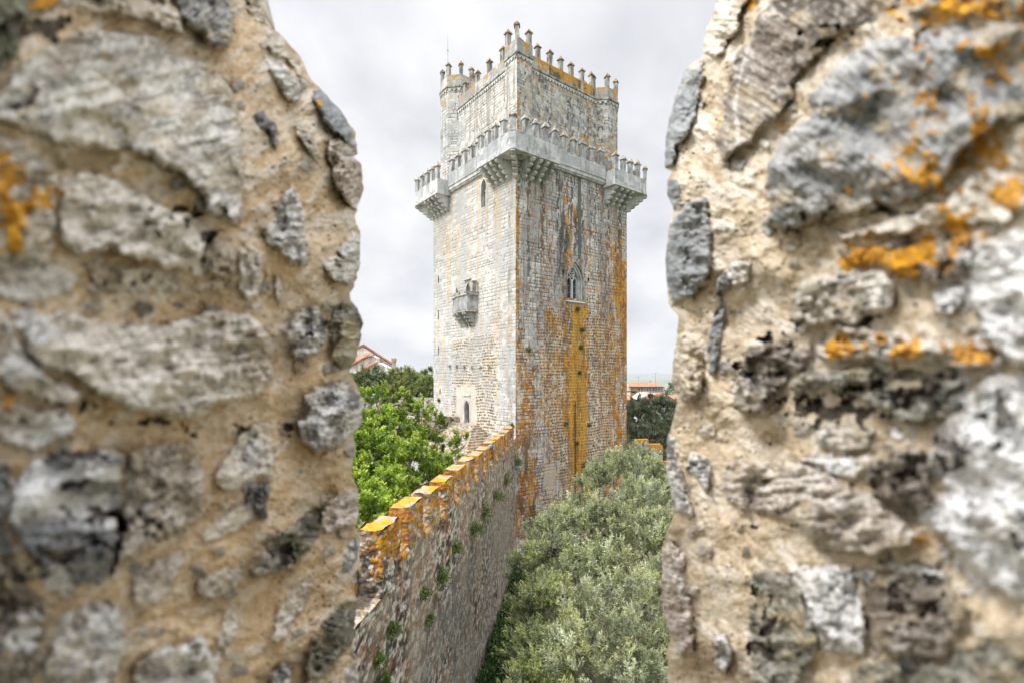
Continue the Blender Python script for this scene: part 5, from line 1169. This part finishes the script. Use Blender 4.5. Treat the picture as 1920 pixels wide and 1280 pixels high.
# far tree belts on the plateau and plain
def belt(name, pts, r, n, cols, lbl, L=.6):
    V_, F_, C_ = crown([(*p, r*random.uniform(.7, 1.2)) for p in pts], n, 6, r*.25, L, L*.6, cols, (.14,.18,.07), upb=.3); meta(npmesh(name, V_, F_, MAT['leaf'], None, C_), lbl, 'trees', kind='stuff')
belt('far_wood', [(random.uniform(45, 120), random.uniform(175, 240), random.uniform(3, 6)) for _ in range(26)]+[(random.uniform(20, 60), random.uniform(75, 110), random.uniform(1, 3)) for _ in range(22)], 4, 5200, [(.05,.075,.03),(.075,.10,.04),(.04,.06,.02)], 'dark trees among and behind the orange roofed houses')
belt('far_wood', [(random.uniform(-60, -22), random.uniform(68, 80), random.uniform(4, 9)) for _ in range(14)], 3.5, 2600, [(.06,.10,.03),(.09,.13,.04)], 'green trees below the white church', .4)

# ------------------------------------------------------------------ houses
def pbox(mb, pxa, pxb, pya, pyb, d, dep, z0=None):
    x0, x1 = (pxa-960)/FPX*d, (pxb-960)/FPX*d; zt = EYE+(HOR-pya)/FPX*d; zb = z0 if z0 is not None else EYE+(HOR-pyb)/FPX*d
    mb.box(x0, x1, d, d+dep, zb, zt)
def pp(px, py, d): return Vector(at(px, py, d))
# white church, left
ch = empty('white_church', (-26, 90, 0), label='white plastered church with orange tiled lean-to roofs on the left horizon', cat='church')
def sub(o_, mb): c = np.array(o_.location); mb.v = [tuple(np.array(p)-c) for p in mb.v]; return mb
m = MB(); poly = [pp(655,663,88), pp(671,654,88), pp(681,650,88), pp(734,684,88), pp(737,690,88), pp(740,760,88), pp(655,760,88)]
m.prism(poly[::-1], (-7.5, 22, 0)); sub(ch, m).build('nave_wall', MAT['white'], ch)
m = MB()
for a, b_ in (((671,654),(682,649)), ((682,649),(736,684))):
    p, q_ = pp(*a, 87.7), pp(*b_, 87.7); m.prism([p+Vector((0,0,.05)), q_+Vector((0,0,.05)), q_+Vector((0,0,.42)), p+Vector((0,0,.42))][::-1][::-1], (-7.5, 22, 0))
sub(ch, m).build('nave_roof', MAT['tile'], ch)
m = MB(); m.prism([pp(734,686,87.2), pp(738,686,87.2), pp(738,700,87.2), pp(734,700,87.2)], (0,.6,0)); 
for i in range(12):
    a = pp(700+i*3, 662.5+i*1.95, 87.6); m.box(a.x-.07, a.x+.07, 87.3, 87.7, a.z-.35, a.z-.1)
sub(ch, m).build('eaves_course', MAT['tile'], ch)
m = MB(); m.prism([pp(640,720,84), pp(660,699,84), pp(708,679,84), pp(733,692,84), pp(733,760,84), pp(640,760,84)][::-1], (0, 3.7, 0)); sub(ch, m).build('aisle_wall', MAT['white'], ch)
m = MB(); m.prism([pp(640,703,85), pp(671,679,85), pp(697,666,85), pp(705,670,85), pp(705,700,85), pp(640,720,85)][::-1], (0, 2.9, 0)); sub(ch, m).build('chapel_wall', MAT['white'], ch)
def roofq(mb, a, b_, c, d_, th=.18):
    mb.prism([a, b_, c, d_], (0, 0, th))
m = MB(); roofq(m, pp(672,697.5,83.4), pp(709,678,83.4), pp(693,678,88), pp(660,698.5,88)); sub(ch, m).build('aisle_roof', MAT['tile'], ch)
m = MB(); roofq(m, pp(650,690,84.4), pp(697,662.5,84.4), pp(683,663,89), pp(640,690,89)); sub(ch, m).build('chapel_roof', MAT['tile'], ch)
m = MB(); pbox(m, 734.5, 740.5, 677, 760, 83.5, .8); sub(ch, m); co = m.build('chimney', MAT['greyp'], ch)
m = MB(); pbox(m, 733.8, 741, 671, 677.5, 83.4, 1.0); sub(ch, m).build('chimney_cap', noise_mat('lichened_cap', (.35,.24,.05), (.5,.4,.25), 1), co)
m = MB(); roofq(m, pp(741,695,84), pp(752,701,84), pp(752,699,88), pp(741,693,88)); pbox(m, 741, 750, 698, 760, 84.5, 4); sub(ch, m).build('side_roof', MAT['tile'], ch)
m = MB()
for i in range(5): a = pp(684+i*4.2, 672+(-1.6)*i, 84.9); m.box(a.x-.1, a.x+.12, 84.8, 85.0, a.z-.12, a.z+.18)
sub(ch, m).build('vent_hole', MAT['ochre'], ch)
# apartment block, right
ab = empty('apartment_block', at(1205, 745, 150), label='long flat block with orange hipped roof and a row of white windows on the right', cat='building')
m = MB(); pbox(m, 1195, 1246, 723, 745, 150, 10, 2); sub(ab, m).build('wall', MAT['greyp'], ab)
m = MB(); pbox(m, 1150, 1197, 723, 745, 149, 10, 2); sub(ab, m); ow = m.build('wall', MAT['ochre'], ab); ow['label'] = 'ochre wing beside the keep'
m = MB(); a = 148.5; v = [pp(1148,724,a), pp(1246.5,724,a), pp(1246.5,724,a)+Vector((0,12,0)), pp(1148,724,a)+Vector((0,12,0)), pp(1155,716,a)+Vector((0,6,0)), pp(1236,716,a)+Vector((0,6,0))]
m.add(v, [(0,1,5,4),(1,2,5),(2,3,4,5),(3,0,4),(3,2,1,0)]); sub(ab, m); rf = m.build('roof', MAT['tile'], ab)
m = MB(); pbox(m, 1177, 1179, 719, 727, 148.2, .5); pbox(m, 1216.5, 1218, 719, 724, 150, .5); sub(ab, m).build('chimney', MAT['white'], rf)
for i in range(9):
    x0 = 1197.5+i*5.3; m = MB(); pbox(m, x0, x0+4.3, 726, 732, 149.9, .12); sub(ab, m); wo = m.build('window', MAT['white'], ab)
    m = MB(); pbox(m, x0+.5, x0+2.0, 726.6, 731.4, 149.84, .05); sub(ab, m).build('pane', MAT['glass'], wo)
m = MB(); pbox(m, 1195, 1247, 733, 737.5, 149.2, .3); sub(ab, m).build('balcony_rail', MAT['greyp'], ab)
m = MB(); pbox(m, 1196, 1246, 739, 744, 149.85, .1); sub(ab, m).build('lower_window_band', MAT['glass'], ab)
m = MB(); pbox(m, 1183.5, 1192, 732.5, 735.5, 148.9, .1); sub(ab, m).build('window', MAT['glass'], ab)
m = MB(); pbox(m, 1150, 1182, 726, 732, 148.7, .3); pbox(m, 1150, 1182, 735, 741, 148.7, .3); sub(ab, m).build('balcony', MAT['white'], ab)
# white gabled house in front
hs = empty('white_house', at(1230, 760, 118), label='white house with a low orange tiled gable roof in front of the long block', cat='house')
m = MB(); m.prism([pp(1222,770,118), pp(1222,752,118), pp(1243,737,118), pp(1268,752,118), pp(1268,770,118)], (-2, 14, 0)); m.prism([pp(1195,752,119), pp(1226,751,118.2), pp(1226,765,118.2), pp(1195,765,119)][::-1], (0, 12, 0)); sub(hs, m).build('wall', MAT['white'], hs)
m = MB(); v = [pp(1193,750.5,118), pp(1222,752.5,117.6), pp(1244,736.5,117.6), pp(1214,740,123)]; m.prism(v, (0,0,.22)); v = [pp(1243,736.5,117.6), pp(1270,752.5,117.6), pp(1270,752.5,117.6)+Vector((-2,14,0)), pp(1243,736.5,117.6)+Vector((-2,14,0))]; m.prism(v, (0,0,.2)); sub(hs, m).build('roof', MAT['tile'], hs)
h2_ = empty('tiled_house', at(1180, 760, 110), label='small orange tiled roof just showing beside the right edge of the keep', cat='house')
m = MB(); v = [pp(1168,750,112), pp(1196,753,110), pp(1180,741,116), pp(1168,742,116)]; m.prism(v, (0,0,.25)); sub(h2_, m).build('roof', MAT['tile'], h2_); m = MB(); pbox(m, 1165, 1196, 752, 765, 111, 8, 0); sub(h2_, m).build('wall', MAT['white'], h2_)
h3 = empty('low_house', at(1275, 760, 112), label='low orange roof at the edge of the right battlement, behind the oak', cat='house')
m = MB(); v = [pp(1252,747,125), pp(1290,750,125), pp(1290,742,131), pp(1252,741,131)]; m.prism(v, (0,0,.2)); sub(h3, m).build('roof', MAT['tile'], h3); m = MB(); pbox(m, 1253, 1290, 749, 762, 125.3, 6, 0); sub(h3, m).build('wall', MAT['white'], h3)
for px, top, d_, lb in ((1229, 698.5, 150, 'tall thin lamp mast standing over the right roofs'), (1197, 705, 152, 'short thin aerial on the roof beside the keep')):
    p = pp(px, top, d_); m = MB(); m.tube([(0,0,0), (0,0,p.z-8)], [.11, .05], 6); m.tube([(-.7,0,p.z-8.1), (.7,0,p.z-8.1)], [.05,.05], 4); o = m.build('mast', MAT['pole']); o.location = (p.x, p.y, 8); meta(o, lb, 'mast')

# haze
m = MB(); m.box(-14000, 14000, -14000, 14000, -80, 190); hz = m.build('haze', None) if False else None
me = bpy.data.meshes.new('haze'); me.from_pydata(m.v, [], m.f); hm_ = bpy.data.materials.new('haze_air'); hm_.use_nodes = True; t = hm_.node_tree; t.nodes.clear()
oo = N(t, 'ShaderNodeOutputMaterial'); pv = N(t, 'ShaderNodeVolumePrincipled'); pv.inputs['Color'].default_value = (.86,.90,.96,1); pv.inputs['Density'].default_value = .00016; pv.inputs['Anisotropy'].default_value = .0
t.links.new(pv.outputs[0], oo.inputs['Volume']); me.materials.append(hm_); hz = bpy.data.objects.new('haze', me); COL.objects.link(hz); meta(hz, kind='stuff')
